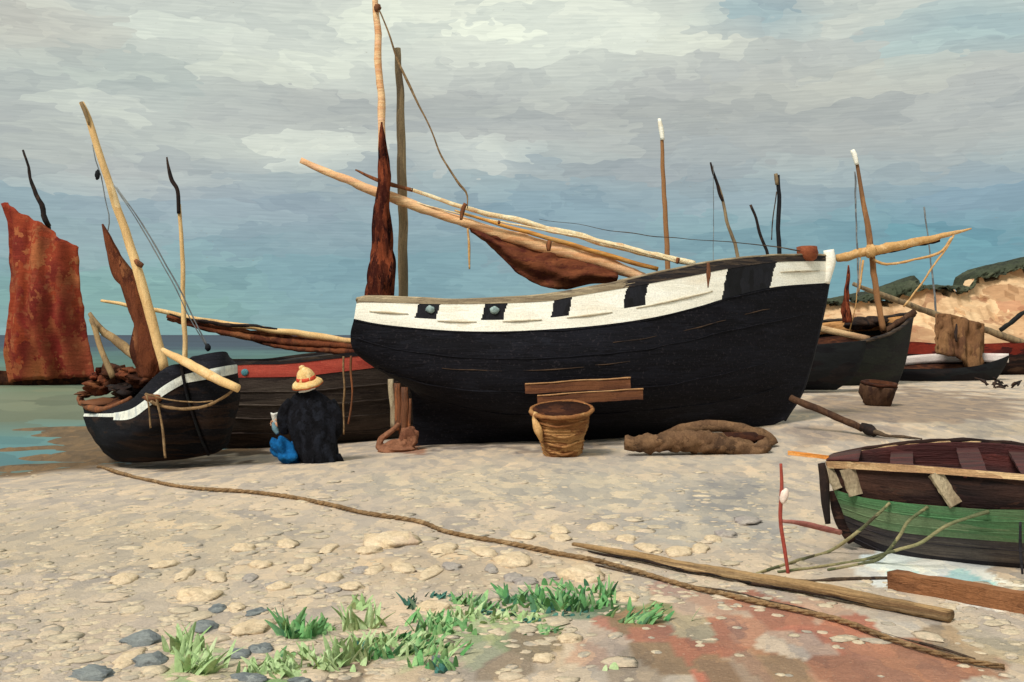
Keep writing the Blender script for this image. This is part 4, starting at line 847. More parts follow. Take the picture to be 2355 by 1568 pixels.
mb = MB(); mb.sheet(gr, .06); mb.sheet([[tg[k].lerp(back[k], j / 6) for k in range(24)] for j in range(7)], .05); mb.build('tarpaulin', M['far_brown'], boatE)
mb = MB(); mb.tube([P(2199, 745, 31.45), P(2198, 770, 31.3), P(2200, 786, 31.3)], [.02, .05, .03], 8, wob=.02, step=.06, rr=.4); mb.build('slit_shade', M['dark_wood'], boatE)  # dark strip laid on the cloth, painting the shade of a gap

rows = [[(2040, 786), (2110, 786), (2180, 792), (2260, 792), (2330, 790), (2420, 782)], [(2045, 812), (2110, 814), (2180, 816), (2260, 816), (2330, 816), (2415, 808)], [(2060, 834), (2110, 838), (2180, 840), (2260, 842), (2330, 844), (2400, 838)], [(2070, 862), (2180, 866), (2300, 870), (2390, 864)]]
A = P(2040, 770, 36); B = P(2420, 770, 36)
H = Hull(rows, [(.4, .9, .06), (.4, .9, .06), (.3, .8, .06), (.06, .1, .05)], (A.x, A.y), (B.x, B.y), nc=70, sub=5)
gl = Vector((P(2240, 770, 36).x, 36, ground(P(2240, 770, 36).x, 36))); boatG = thing('fishing_boat', 'dark red boat beyond the low rowing boat at the right edge', 'boat', gl)
mb = MB(); H.shell(mb, 0, 1); H.deck(mb, 0, .03, .08); mb.build('topside', M['far_red'], boatG)
mb = MB(); H.shell(mb, 1, 3); H.bottom(mb); mb.build('hull', M['dark_bulwark'], boatG)
sp = [P(1962, 653, 34), P(2078, 696, 34.5), P(2149, 722, 35), P(2260, 756, 35.3), P(2355, 790, 35.6), P(2420, 814, 35.8)]
mb = MB(); mb.tube(sp, [.06, .09, .1, .1, .12, .12], 10, wob=.02, step=.2, rr=.2); mb.build('lowered_mast', M['mast_grey'], boatG)
mb = MB(); mb.tube([P(x, y, 35.2) for x, y in ((2125, 476), (2130, 517), (2137, 570), (2145, 640), (2152, 705), (2156, 790))], [.03, .022, .028, .035, .04], 8, wob=.02, step=.2, rr=.4); mb.build('thin_mast', M['wire'], boatG)
mb = MB(); mb.tube([P(2300, 758, 34.6), P(2330, 738, 34.6), P(2362, 712, 34.6)], [.07, .08, .06], 8, wob=.03, step=.1, rr=.4); mb.build('oar', M['black_green'], boatG)

q = G(2315, 893); mb = MB()
for k in range(14):
    a_ = q + Vector((random.uniform(-.5, .5), random.uniform(-.5, .5), random.uniform(.02, .12))); b_ = a_ + Vector((random.uniform(-.35, .35), random.uniform(-.3, .3), random.uniform(-.04, .16)))
    mb.tube([a_, a_.lerp(b_, .5) + Vector((0, 0, .04)), b_], [.02, .035, .012], 6, step=.05, rr=.5, wob=.03)
o = mb.build('driftwood', M['dark_wood']); tag(o, 'dark tangle of driftwood on the sand at the right edge below the red boat', 'driftwood')

# ------------------------------------------------------------------ cliffs on the right
def prof(pts, x):
    if x <= pts[0][0]: return pts[0][1]
    for (a_, b_), (c_, d_) in zip(pts, pts[1:]):
        if x <= c_: return b_ + (d_ - b_) * (x - a_) / (c_ - a_)
    return pts[-1][1]
TAN = [(1650, 768), (1760, 730), (1850, 702), (1904, 696), (1960, 692), (2016, 688), (2050, 690), (2080, 674), (2110, 668), (2133, 661), (2195, 662), (2205, 672), (2225, 668), (2236, 642), (2275, 634), (2319, 625), (2355, 612), (2450, 600), (2700, 560)]
GRN = [(1650, 767), (1760, 722), (1850, 694), (1904, 686), (1936, 680), (1973, 672), (2021, 664), (2053, 650), (2080, 641), (2103, 632), (2117, 656), (2150, 654), (2170, 657), (2200, 655), (2231, 656), (2237, 628), (2266, 610), (2305, 602), (2355, 590), (2450, 575), (2700, 530)]
m = bpy.data.materials.new('cliff_chalk'); m.use_nodes = True; m.node_tree.nodes.clear(); N = NT(m.node_tree)
g = N.n('ShaderNodeNewGeometry'); co = g.outputs['Position']
wv = N.vm('SUBTRACT', N.noise(co, .25, 4, .6, 'Color'), (.5, .5, .5))
vv = N.vm('ADD', N.vm('MULTIPLY', co, (.34, .1, .8)), N.vm('SCALE', wv, scale=2.0))
cl = N.sep(N.vor(vv)); base = N.ramp(cl[0], [(0, lin((178, 140, 106))), (.2, lin((204, 168, 130))), (.6, lin((214, 182, 144))), (.85, lin((200, 162, 124))), (1, lin((184, 136, 106)))])
sn = N.noise(N.vm('MULTIPLY', co, (1.2, 1, 5)), 1, 4, .6)
base = N.mix(1.0, base, N.ramp(sn, [(.3, (.86, .85, .84)), (.7, (1.12, 1.12, 1.1))]), 'MULTIPLY')
hz = N.sep(co)[2]; hole = N.noise(N.vm('MULTIPLY', co, (.32, .3, .5)), 1, 3, .6)
base = N.mix(N.mrange(hole, .60, .62, 0, .6), base, lin((150, 104, 78)))
base = N.mix(N.mrange(N.math('ADD', hz, N.math('MULTIPLY', N.math('SUBTRACT', hole, .5), 5.0)), 2.2, .8, 0, .7), base, lin((150, 112, 84)))
b = N.n('ShaderNodeBsdfPrincipled'); N.l(base, b.inputs['Base Color']); b.inputs['Roughness'].default_value = .9; b.inputs['Specular IOR Level'].default_value = .1
bp = N.n('ShaderNodeBump'); bp.inputs['Strength'].default_value = .4; bp.inputs['Distance'].default_value = .1; N.l(N.math('ADD', sn, cl[1]), bp.inputs['Height']); N.l(bp.outputs[0], b.inputs['Normal'])
o = N.n('ShaderNodeOutputMaterial'); N.l(b.outputs[0], o.inputs[0]); cliff_m = m
scrub_m = paint('clifftop_scrub', [(62, 68, 54), (74, 80, 62), (54, 58, 50), (88, 92, 72)], (.5, .5, .9), .95, .1, 1.0, (2, 2, 5), .25, wob=2, nrm_d=.2)
gr = []; gt = []; NX = 260
for i in range(NX + 1):
    x = 1650 + (2700 - 1650) * i / NX
    Yc = 95 + 8 * noise.noise(Vector((x * .008, 0, 2)))
    yt = prof(TAN, x) + 2.5 * noise.noise(Vector((x * .09, 1, 1))) ; topP = P(x, yt, Yc); foot = ground(topP.x, Yc - 8) - .3
    colm = []
    for j in range(15):
        t = j / 14; z = foot + (topP.z - foot) * t
        dpt = -7 * (1 - t) ** 1.6 - 1.5 * math.floor(3.5 * (1 - t) + 1.2 * noise.noise(Vector((x * .02, 2, 2)))) + 1.6 * noise.noise(Vector((x * .022, z * .3, 3))) * math.sin(math.pi * min(1, t * 1.05))
        YY = Yc + dpt; colm.append(Vector((topP.x, YY, z)))
    colm.append(topP + Vector((0, 1.5, -.1))); colm.append(P(x, yt + 4, Yc + 60))
    gr.append(colm)
    yg = prof(GRN, x) + 1.6 * noise.noise(Vector((x * .12, 5, 1))); ytn = yt + 12 * noise.noise(Vector((x * .05, 9, 0))) + 5 * noise.noise(Vector((x * .2, 9, 3))) + 3
    c2 = []
    gp = P(x, yg, Yc + 2.5); bp_ = P(x, max(ytn, yg + 2), Yc - .6)
    for j in range(9):
        t = j / 8; p = bp_.lerp(gp, t) + Vector((.15 * noise.noise(Vector((x * .2, j, 1))), -1.0 * math.sin(math.pi * t) + .7 * noise.noise(Vector((x * .15, j * .7, 2))), 0)); c2.append(p)
    c2.append(gp + Vector((0, 4, -.2))); c2.append(P(x, yg + 4, Yc + 40)); gt.append(c2)
mb = MB(); mb.grid([[gr[i][j] for i in range(NX + 1)] for j in range(17)]); o = mb.build('cliff', cliff_m, None, False); o['kind'] = 'structure'
mb = MB(); mb.grid([[gt[i][j] for i in range(NX + 1)] for j in range(11)]); o = mb.build('clifftop_scrub', scrub_m); o['kind'] = 'stuff'; o['label'] = 'dark green scrub along the top of the tan cliff'; o['category'] = 'scrub'

# ------------------------------------------------------------------ basket, boards, canvas roll
q = G(1294, 1046)
bask0 = len(bpy.data.objects)
bsk = thing('basket', 'tall round wicker basket standing on shingle before the black boat', 'basket', q)
mm_ = q.y / F
prof_ = [(.34, .0), (.42, .06), (.47, .2), (.52, .36), (.56, .5), (.6, .62), (.64, .7), (.66, .745)]
sx = 68 * mm_ / .66
mb = MB(); seg = 40; vs = []; fs = []
pr = []
n_ = 44
for i in range(n_ + 1):
    z = .745 * i / n_; r = prof([(b_, a_) for a_, b_ in prof_], z) * sx; pr.append((r * (1 + .035 * math.sin(i * 1.9)), z * 112 * mm_ / .745))
inn = [(r * .9, z) for r, z in pr[::-4]]
mb.lathe(q + Vector((0, 0, -.03)), pr + [(pr[-1][0] * .95, pr[-1][1] + .02)], 36, .10)
mb.f = [f for f in mb.f if len(f) == 4 or f[0] != (n_ + 1) * 36 + 0]; mb.m = [0] * len(mb.f)
mb.build('weave', M['wicker'], bsk)
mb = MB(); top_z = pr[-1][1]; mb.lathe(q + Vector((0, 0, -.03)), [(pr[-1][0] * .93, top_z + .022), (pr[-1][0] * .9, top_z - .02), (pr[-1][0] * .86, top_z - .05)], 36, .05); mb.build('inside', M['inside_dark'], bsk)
rim = [q + Vector((math.cos(a_) * pr[-1][0] * 1.0, math.sin(a_) * pr[-1][0], top_z - .03 + .02 * noise.noise(Vector((math.cos(a_), math.sin(a_), 0))))) for a_ in [2 * math.pi * k / 30 for k in range(31)]]
mb = MB(); mb.tube(rim, [.028], 8, step=.05, rr=.5, wob=.01); mb.build('rim', M['wicker'], bsk)
mb = MB(); mb.tube([P(1236, 936, q.y - .2), P(1232, 952, q.y - .2), P(1240, 972, q.y - .28), P(1246, 1000, q.y - .25)], [.03, .045, .05, .02], 8, step=.03, rr=.4, wob=.02); mb.build('loose_cane', M['rope_tan'], bsk)
mb = MB()
for hh, (a0, a1) in ((.62, (3.4, 5.9)), (.45, (3.9, 5.7)), (.3, (3.6, 5.9)), (.16, (4.0, 5.6))):
    r0 = prof([(b_, a_) for a_, b_ in prof_], hh * .745 / .745) * sx * 1.0
    z = hh * 112 * mm_ / .745 - .03
    mb.tube([q + Vector((math.cos(a0 + (a1 - a0) * k / 10) * r0 * 1.04, math.sin(a0 + (a1 - a0) * k / 10) * r0 * 1.04, z + .015 * math.sin(k))) for k in range(11)], [.012, .022, .012], 6, step=.05, rr=.6, wob=.02)
mb.build('hoop', M['wicker'], bsk)
bsk.rotation_euler = (R(11), R(-2), 0)
Yb = H_near_y = 15.15
Yb = 15.02
for (x0, y0, x1, y1, wd, lab, Yq) in ((1204, 894, 1452, 880, .165, 'upper of two reddish boards lying across the wicker basket', 15.28), (1232, 921, 1480, 905, .165, 'lower of two reddish boards lying across the wicker basket', 15.26)):
    a_ = P(x0 + 4, y0, Yq); b_ = P(x1 - 2, y1, Yq)
    rt = thing('board', lab, 'board', a_.lerp(b_, .5) - Vector((0, 0, wd / 2)))
    mb = MB(); mb.board(a_, b_, wd * .82, .05, n=16, jit=.006, taper=1.15); mb.build('plank', M['plank_brown'], rt, False)
    mb = MB(); d = Vector((0, -.028, wd * .40)); mb.tube([a_ + d, a_.lerp(b_, .5) + d + Vector((0, 0, .008)), b_ + d * 1.06], [.012, .009, .012], 6, step=.05, rr=.6, wob=.012); mb.build('pale_edge', M['plank_edge'], rt)  # paler strip along the upper edge of each board
q = G(1600, 1042)
cr = thing('canvas_roll', 'limp brown canvas roll folded into a loop on the shingle beside the basket', 'canvas roll', q)
Yq = q.y
mb = MB(); mb.tube([P(x, y, Yq - .12) for x, y in ((1436, 1020), (1470, 1022), (1520, 1017), (1580, 1014), (1640, 1020), (1700, 1030), (1735, 1036), (1768, 1020))], [.08, .11, .125, .14, .14, .13, .11, .08], 20, wob=.03, step=.04, rr=.5); mb.build('front_fold', M['canvas_roll'], cr)
mb = MB(); mb.tube([P(x, y, Yq + .35) for x, y in ((1530, 1002), (1565, 988), (1625, 980), (1680, 984), (1730, 996), (1765, 1010), (1774, 1024))], [.06, .08, .085, .08, .085, .10, .10], 14, wob=.015, step=.05, rr=.2); mb.build('back_fold', M['canvas_roll'], cr)
mb = MB(); mb.ell(P(1690, 1008, Yq + .12), (.42, .2, .085), 18, 10, .3); mb.build('hollow_shade', M['inside_dark'], cr)  # solid dark lump, painting the shade inside the loop

# spar leaning off the bow
rt = thing('spar', 'brown spar with dark bound end slanting down from the large black boat bow', 'spar', G(1985, 995))
mb = MB(); e0 = P(1817, 914, 16.2); e1 = P(1985, 985, 15.6); mb.tube([e0, e0.lerp(e1, .3) + Vector((0, 0, -.01)), e0.lerp(e1, .6), e1], [.05, .052, .05, .05], 10, step=.07, rr=.25, wob=.02); mb.build('pole', M['bucket'], rt)
mb = MB(); mb.tube([P(1980, 979, 15.55), P(1998, 987, 15.5), P(2014, 994, 15.4)], [.05, .08, .05], 10, step=.03, rr=.4, wob=.02); mb.build('binding', M['dark_wood'], rt)
mb = MB(); mb.tube([P(2010, 992, 15.4), P(2040, 1001, 15.3)] + [G(x, y, .02) for x, y in ((2080, 1008), (2120, 1013))], [.04, .02, .02, .01], 8, step=.05, rr=.4, wob=.01); mb.build('tail_rope', M['rope_dark'], rt)

# ------------------------------------------------------------------ seated person
Yp = 13.75; PX = Yp / F
pb = G(738, 1062); Yp = pb.y
person = thing('person', 'person seated on the beach in black coat, blue skirt and straw hat with red ribbon', 'person', pb)
def Q(x, y, dy=0.0): p = P(x, y, Yp); p.y += dy; return p
mb = MB()
mb.tube([Q(728, 1040, .05), Q(724, 1010, .02), Q(718, 960, 0), Q(712, 925, 0), Q(708, 905, .0)], [.17, .16, .17, .15, .055], 16, step=.03, flat=.75)
mb.tube([Q(708, 912), Q(706, 892, .02)], [.05, .048], 12, step=.02)
mb.ell(Q(705, 880, .03), (.078, .1, .115), 18, 14)
mb.ell(Q(702, 884, .135), (.014, .02, .022), 8, 6); mb.ell(Q(705, 893, .11), (.035, .03, .02), 10, 8)
for s_ in (-1, 1): mb.ell(Q(705 + s_ * 14.5, 882, .03), (.012, .022, .032), 8, 6)
for s_, x in ((-1, 690), (1, 758)): mb.tube([Q(x, 1040, .08), Q(x - 22, 1012, .42), Q(x - 26, 1030, .6), Q(x - 26, 1056, .62)], [.09, .075, .055, .045], 12, step=.03); mb.tube([Q(x - 26, 1058, .6), Q(x - 28, 1062, .8)], [.045, .03], 10, step=.03)
mb.tube([Q(668, 926, 0), Q(652, 962, .02), Q(652, 992, .03), Q(648, 990, .08), Q(642, 980, .07)], [.065, .055, .045, .036, .028], 12, step=.02)
mb.tube([Q(758, 926, 0), Q(772, 962, .03), Q(764, 996, .1), Q(720, 992, .3), Q(690, 984, .34)], [.065, .055, .045, .036, .028], 12, step=.02)
for hx, hy, dd, dirx in ((640, 977, .06, -1), (688, 984, .34, -1)):
    mb.ell(Q(hx - 4, hy - 1, dd), (.04, .028, .045), 12, 8)
    for k, ln in enumerate((.062, .072, .066, .05)):
        b0 = Q(hx - 8, hy - 8 + k * 4.2, dd); mb.tube([b0, b0 + Vector((dirx * ln * .5, .004, .008)), b0 + Vector((dirx * ln * .85, -.012, 0)), b0 + Vector((dirx * ln * .95, -.03, -.01))], [.0095, .0095, .0085, .007], 8, step=.01, rr=0)
    b0 = Q(hx, hy - 6, dd - .02); mb.tube([b0, b0 + Vector((dirx * .025, -.012, .03)), b0 + Vector((dirx * .05, -.02, .03))], [.012, .011, .009], 8, step=.01, rr=0)
body = mb.build('body', M['skin'], person); remesh(body, .0075)
rings = [(896, 706, 16, .08), (903, 708, 24, .10), (912, 711, 38, .13), (924, 713, 47, .16), (942, 714, 52, .19), (965, 716, 54, .2), (990, 720, 53, .2), (1012, 724, 50, .21), (1035, 729, 46, .23), (1052, 734, 43, .26), (1064, 738, 42, .27)]
rz = resample([Vector((y, cx, hw)) for y, cx, hw, ry in rings], 60); ryl = [r[3] for r in rings]
gr = []
for i, v in enumerate(rz):
    ry = lerp_l(ryl, (v.x - 896) / (1064 - 896) * (len(ryl) - 1)); row = []
    for k in range(49):
        a_ = 2 * math.pi * (k % 48) / 48; c_ = Q(v.y, v.x, .02)
        fold = 1 + .05 * noise.noise(Vector((math.cos(a_) * 2.4, math.sin(a_) * 2.4, v.x * .012))) + .07 * math.sin(a_ * 8 + v.x * .03 + 2 * noise.noise(Vector((a_, v.x * .02, 0)))) * min(1, max(0, (v.x - 925) / 80)) + .05 * noise.noise(Vector((math.cos(a_) * 6, math.sin(a_) * 6, v.x * .05)))
        row.append(c_ + Vector((math.cos(a_) * v.z * PX * fold, math.sin(a_) * ry * fold, 0)))
    gr.append(row)
mb = MB(); mb.sheet(gr, .02)
mb.tube([Q(672, 922, 0), Q(656, 945, 0), Q(650, 970, .0), Q(654, 994, .03), Q(650, 988, .06)], [.07, .08, .08, .066, .045], 14, step=.03, rr=.3)
mb.tube([Q(758, 922, 0), Q(770, 945, 0), Q(774, 975, .02), Q(766, 1000, .1), Q(730, 994, .28)], [.07, .082, .078, .07, .05], 14, step=.03, rr=.3)
mb.tube([Q(730, 1040, -.26), Q(728, 1056, -.27), Q(726, 1064, -.27)], [.01, .02, .012], 8, step=.02)
mb.tube([Q(775, 1046, -.02), Q(785, 1058, -.03), Q(792, 1063, -.03)], [.05, .04, .015], 10, step=.02, rr=.5)
coat = mb.build('coat', M['coat'], person); remesh(coat, .012)
mb = MB(); mb.tube([Q(690, 901, -.07), Q(700, 898, -.085), Q(712, 896, -.085), Q(727, 891, -.06)], [.012, .02, .016, .014], 8, step=.02, rr=.4); mb.build('collar', M['collar'], person)
mb = MB(); mb.ell(Q(706, 884, .0), (.088, .095, .1), 16, 12, .15, seed=2); mb.ell(Q(708, 893, -.06), (.06, .04, .035), 12, 8, .2); mb.build('hair', M['hair'], person)
hat_rot = Matrix.Rotation(R(-9), 3, 'Y') @ Matrix.Rotation(R(14), 3, 'X')
def hatpt(c, r, z, a_): return c + hat_rot @ Vector((math.cos(a_) * r, math.sin(a_) * r * 1.05, z))
hc = Q(706, 880, .0)
def hat_shell(prof_h, th=.006, rough=.06, sd=0):
    g = [[hatpt(hc, r * (1 + rough * noise.noise(Vector((math.cos(a_) * 2, math.sin(a_) * 2, z * 9 + sd)))), z, a_) for a_ in [2 * math.pi * k / 36 for k in range(37)]] for r, z in prof_h]
    mb = MB(); mb.sheet(g, th); return mb
mb = hat_shell([(.004, .215), (.03, .20), (.07, .175), (.098, .14), (.112, .10), (.118, .06), (.125, .035)], rough=.12)
mb.ell(hatpt(hc, .03, .2, 2.6), (.04, .04, .035), 10, 8, .4)
hat = mb.build('hat', M['straw'], person)
sub('ribbon', hat_shell([(.116, .088), (.121, .07), (.127, .044)], .012, .06, 1), M['hat_red'], hat)
sub('brim', hat_shell([(.12, .045), (.15, .03), (.18, .008), (.2, -.02)], .008, .1, 2), M['straw'], hat)
sub('brim_lining', hat_shell([(.12, .03), (.15, .016), (.182, -.008), (.203, -.034)], .008, .1, 2), M['hat_orange'], hat)
mb = MB(); mb.ell(Q(654, 1036, .0), (.22, .2, .13), 34, 22, .55, Matrix.Rotation(R(42), 3, 'Y'), seed=3); mb.ell(Q(690, 1040, .35), (.28, .32, .13), 24, 14, .25, seed=5)
mb.build('skirt', M['blue'], person)
mb = MB(); mb.tube([Q(626, 972, .06), Q(630, 984, .05), Q(638, 998, .04)], [.02, .04, .025], 8, step=.02, rr=.3); mb.build('cuff', M['greyblue'], person)
# the sheet of paper in the hand
g_ = []
for j in range(9):
    g_.append([Q(622 + 28 * i / 8 + j * .5, 949 + 30 * j / 8 + 1.5 * math.sin(i * .8), .02 - .03 * math.sin(i * .7) + .01 * j) for i in range(9)])
mb = MB(); mb.sheet(g_, .012); o = mb.build('paper', M['collar']); tag(o, 'crumpled white paper held in the left hand of the seated person', 'paper')

# ------------------------------------------------------------------ green boat in the right foreground
rows = [
 [(1900, 1062), (1908, 1060), (2015, 1064), (2139, 1072), (2240, 1080), (2355, 1090), (2500, 1104)],
 [(1903, 1076), (1960, 1078), (2060, 1084), (2139, 1088), (2240, 1096), (2355, 1104), (2500, 1118)],
 [(1916, 1124), (1974, 1141), (2056, 1153), (2139, 1161), (2262, 1170), (2355, 1172), (2500, 1178)],
 [(1932, 1180), (2015, 1211), (2097, 1227), (2221, 1238), (2355, 1248), (2500, 1258)],
 [(1950, 1220), (2030, 1252), (2110, 1272), (2221, 1286), (2355, 1296), (2500, 1304)],
 [(1962, 1246), (2020, 1276), (2066, 1300), (2139, 1322), (2262, 1338), (2355, 1348), (2500, 1356)]]
A = P(1900, 770, 8.35); B = P(2500, 770, 7.75)
H = Hull(rows, [(.10, .72, .6), (.10, .72, .6), (.10, .72, .6), (.08, .55, .45), (.06, .42, .35), (.04, .2, .15)], (A.x, A.y), (B.x, B.y), nc=160, sub=8, peak=.75, full=2, heel=.05)
fl_ = G(2300, 1335)
boatF = thing('rowing_boat', 'open green and black rowing boat with maroon inside cut off by the right edge', 'boat', fl_)
mb = MB(); H.shell(mb, 2, 3, off=.01); mb.build('green_strake', M['green'], boatF)
mb = MB(); H.shell(mb, 3, 4, off=.004); mb.build('grey_strake', M['grey_hull'], boatF)
mb = MB(); H.shell(mb, 4, 5); H.bottom(mb); mb.build('hull', M['black_bottom'], boatF)
mb = MB(); H.shell(mb, 1, 2, off=-.03); mb.build('bulwark', M['dark_bulwark'], boatF)
mb = MB(); H.shell(mb, 0, 1, off=.012); mb.build('gunwale', M['rail_tan'], boatF)
for t in (2.35, 2.7, 3.35, 4.5):
    mb = MB(); mb.tube(H.row(t, 'near', .011 if t < 3 else .004)[::8], [.004], 6, step=.05, rr=.9, wob=.008); mb.build('plank_seam', M['green'] if t < 3 else M['black_bottom'], boatF)
for sd_ in ('near', 'far'):
    mb = MB(); g_ = [[p + Vector((0, 0, -.004)) for p in H.row(t, sd_, -.045)[::2]] for t in (.02, .5, 1, 1.5, 2, 2.5, 3, 3.5)]; mb.sheet(g_, .02); mb.build('inner_planking', M['maroon'], boatF)
a_ = H.row(0, 'far', .03); mb = MB(); mb.tube(a_[::5] + [a_[-1]], [.016, .024], 8, step=.06, rr=.5, wob=.012); mb.build('far_rail', M['dark_bulwark'], boatF)
mb = MB(); H.deck(mb, 3.4, .05, 0); mb.build('floor', M['dark_bulwark'], boatF)
for k in (46, 92, 130):
    a_ = H.row(.5, 'near', -.05)[k]; b_ = H.row(.5, 'far', -.05)[k]; mb = MB(); mb.board(a_ + Vector((0, 0, -.04)), b_ + Vector((0, 0, -.04)), .02, .16, n=10); mb.build('thwart', M['maroon'], boatF, False)
a_ = H.row(0, 'near', -.02); b_ = H.row(0, 'far', -.02)
mb = MB(); mb.sheet([[a_[k].lerp(b_[k], i / 6) + Vector((0, 0, .006 + .0 * math.sin(i / 6 * 3.14))) for k in range(0, 22, 3)] for i in range(7)], .012); mb.build('foredeck', M['maroon'], boatF)
def onhull(t, x, off=0.0):
    r = H.row(t, 'near', off); return min(r, key=lambda p: abs(HX + p.x / p.y * F - x))
for (x0, x1, wd, th) in ((1907, 1928, .085, .022), (1957, 1976, .15, .022), (2150, 2200, .10, .03)):
    a_ = onhull(1.6 if x0 > 2300 else 1.25 if x0 == 1955 else .95, x0, -.005); b_ = onhull(1.93, x1, -.004)
    mb = MB(); ax_ = (b_ - a_).normalized(); mb.board(a_, b_, wd, th, up=Vector((1, 0, 0)), n=8, jit=.004); mb.build('stanchion', M['stanchion'] if x0 < 2250 else M['canvas_roll'], boatF, False)
mb = MB(); mb.tube([P(x, y, 8.05) for x, y in ((1888, 1064), (1894, 1100), (1898, 1150), (1904, 1205))], [.025, .036, .034, .02], 10, wob=.01, step=.03, rr=.4, flat=.6); mb.build('rudder', M['dark_wood'], boatF)
mb = MB(); mb.tube([P(x, y, 8.15) for x, y in ((1912, 1130), (1922, 1170), (1936, 1210), (1960, 1244))], [.02, .035, .035, .03], 10, wob=.008, step=.03, rr=.4); mb.build('stern_post', M['dark_bulwark'], boatF)
mb = MB(); mb.board(P(1812, 1041, 8.45), P(1906, 1052, 8.35), .034, .03, n=8, jit=.002, taper=.8); mb.build('tiller', M['orange'], boatF, False)
mb = MB(); mb.tube([P(2347, 1200, 7.0), P(2345, 1260, 7.0), P(2350, 1320, 7.0)], [.008, .011, .008], 8, wob=.01, step=.04, rr=.4); mb.build('fender', M['black_bottom'], boatF)
for pts, mm in ((((2046, 1154), (2015, 1186), (1958, 1235), (1904, 1272), (1830, 1293), (1740, 1322)), 'rope_green'), (((2136, 1166), (2089, 1198), (2069, 1231), (2032, 1277), (1995, 1296), (1904, 1313)), 'rope_green'), (((2276, 1168), (2180, 1207), (2118, 1248), (2056, 1266), (1982, 1291), (1884, 1306), (1789, 1318)), 'rope_green')):
    n_ = len(pts); pp = []
    for i, (x, y) in enumerate(pts):
        gY = G(x, y, .01)
        if i == 0: pp.append(onhull(2.05, x, .02))
        else:
            hy = onhull(2.1, max(x, 1915)).y - .06
            if gY.y <= hy or x < 1915: pp.append(gY)
            else: pp.append(P(x, y, hy - .05 * i))
    mb = MB(); mb.tube(pp, [.012, .012, .009], 8, wob=.003, step=.03, rr=.35); mb.build('mooring_rope', M[mm], boatF)

# red stake with float and crossbar
q = G(1811, 1318)
stk = thing('marker_stake', 'thin red stake with a pale float and crossbar beside the green boat', 'stake', q)
mb = MB(); Ys = q.y; mb.tube([P(1796, 1066, Ys), P(1798, 1120, Ys), P(1796, 1190, Ys), P(1803, 1250, Ys), P(1812, 1322, Ys)], [.009, .012, .012, .014, .012], 8, wob=.008, step=.03, rr=.3); mb.build('pole', M['red_pole'], stk)
mb = MB(); mb.tube([P(1800, 1197, Ys), P(1850, 1203, Ys + .1), P(1932, 1224, Ys + .3)], [.012, .02, .018], 8, wob=.008, step=.03, rr=.3); mb.build('crossbar', M['red_bar'], stk)
mb = MB(); mb.ell(P(1804, 1140, Ys - .02), (.028, .028, .052), 14, 10, .2, Matrix.Rotation(R(14), 3, 'Y')); mb.build('float', M['float'], stk)

# ------------------------------------------------------------------ long rope, timbers
RP = [(225, 1076), (243, 1080), (303, 1099), (370, 1114), (445, 1127), (556, 1134), (658, 1146), (759, 1166), (860, 1188), (961, 1204), (1019, 1225), (1100, 1242), (1159, 1253), (1273, 1277), (1368, 1294), (1463, 1320), (1576, 1354), (1690, 1379), (1787, 1402), (1830, 1412), (1933, 1438), (2023, 1470), (2139, 1507), (2233, 1531), (2310, 1545)]
pp = [G(x, y, .012) for x, y in RP]
mb = MB(); path = resample(pp, 900)
for ph in (0, 2.1, 4.2):        # three twisted strands
    sp = []
    for i, p in enumerate(path):
        d = (path[min(i + 1, 899)] - path[max(i - 1, 0)]).normalized(); a_ = d.cross(Vector((0, 0, 1))).normalized(); b_ = a_.cross(d)
        an = i * .38 + ph; rr_ = .008 + .004 * noise.noise(p * 3)
        w2 = Vector((noise.noise(p * 1.4), noise.noise(p * 1.4 + Vector((5, 0, 0))), 0)) * .03
        sp.append(p + w2 + a_ * math.cos(an) * rr_ + b_ * (math.sin(an) * rr_ + .008))
    m0 = MB(); m0.tube(sp, [.016, .015, .012, .014, .013, .011, .010, .007], 6, rr=.5); mb.add(m0.v, m0.f)
o = mb.build('rope', M['rope']); tag(o, 'long brown twisted rope snaking across the shingle from the small black boat', 'rope')
RP2 = [(1370, 1300), (1463, 1322), (1576, 1346), (1690, 1366), (1790, 1388), (1933, 1426), (2080, 1470), (2240, 1522)]
mb = MB(); mb.tube([G(x, y + 1, .006) for x, y in RP2], [.007], 6, wob=.02, step=.04, rr=.4); o = mb.build('rope', M['rope_dark']); tag(o, 'thin dark line lying along the right half of the long twisted rope', 'rope')
a_, b_ = G(1318, 1262, .035), G(2186, 1432, .045)
tb = thing('timber', 'long weathered grey brown spar lying on the shingle below the green boat', 'timber', a_.lerp(b_, .5))
mb = MB(); n_ = 12; mb.tube([a_.lerp(b_, i / n_) + Vector((0, 0, .006 * math.sin(i))) for i in range(n_ + 1)], [.018, .03, .036, .04, .044, .046, .048, .048, .05, .045], 12, wob=.012, step=.05, rr=.22, flat=.75); mb.build('spar', M['timber'], tb)
mb = MB(); mb.tube([a_.lerp(b_, .05 + .9 * i / 9) + Vector((0, -.045, -.02)) for i in range(10)], [.008, .012, .01], 6, wob=.012, step=.05, rr=.7); mb.build('split', M['dark_wood'], tb)
a_, b_ = G(2052, 1352, .05), G(2440, 1425, .05)
mb = MB(); mb.board(a_, b_, .12, .1, up=Vector((0, 0, 1)), n=14, jit=.006, taper=1.1); o = mb.build('timber', M['timber_brown'], None, False); tag(o, 'thick brown baulk of timber on pale shingle at the right edge below the green boat', 'timber')
mb = MB(); mb.tube([G(x, y, .01) for x, y in ((1830, 1335), (1880, 1338), (1960, 1334), (2040, 1332))], [.006, .012, .01], 6, wob=.01, step=.03, rr=.6); o = mb.build('rope', M['rope_dark']); tag(o, 'short dark rope end between the long spar and the brown baulk', 'rope')

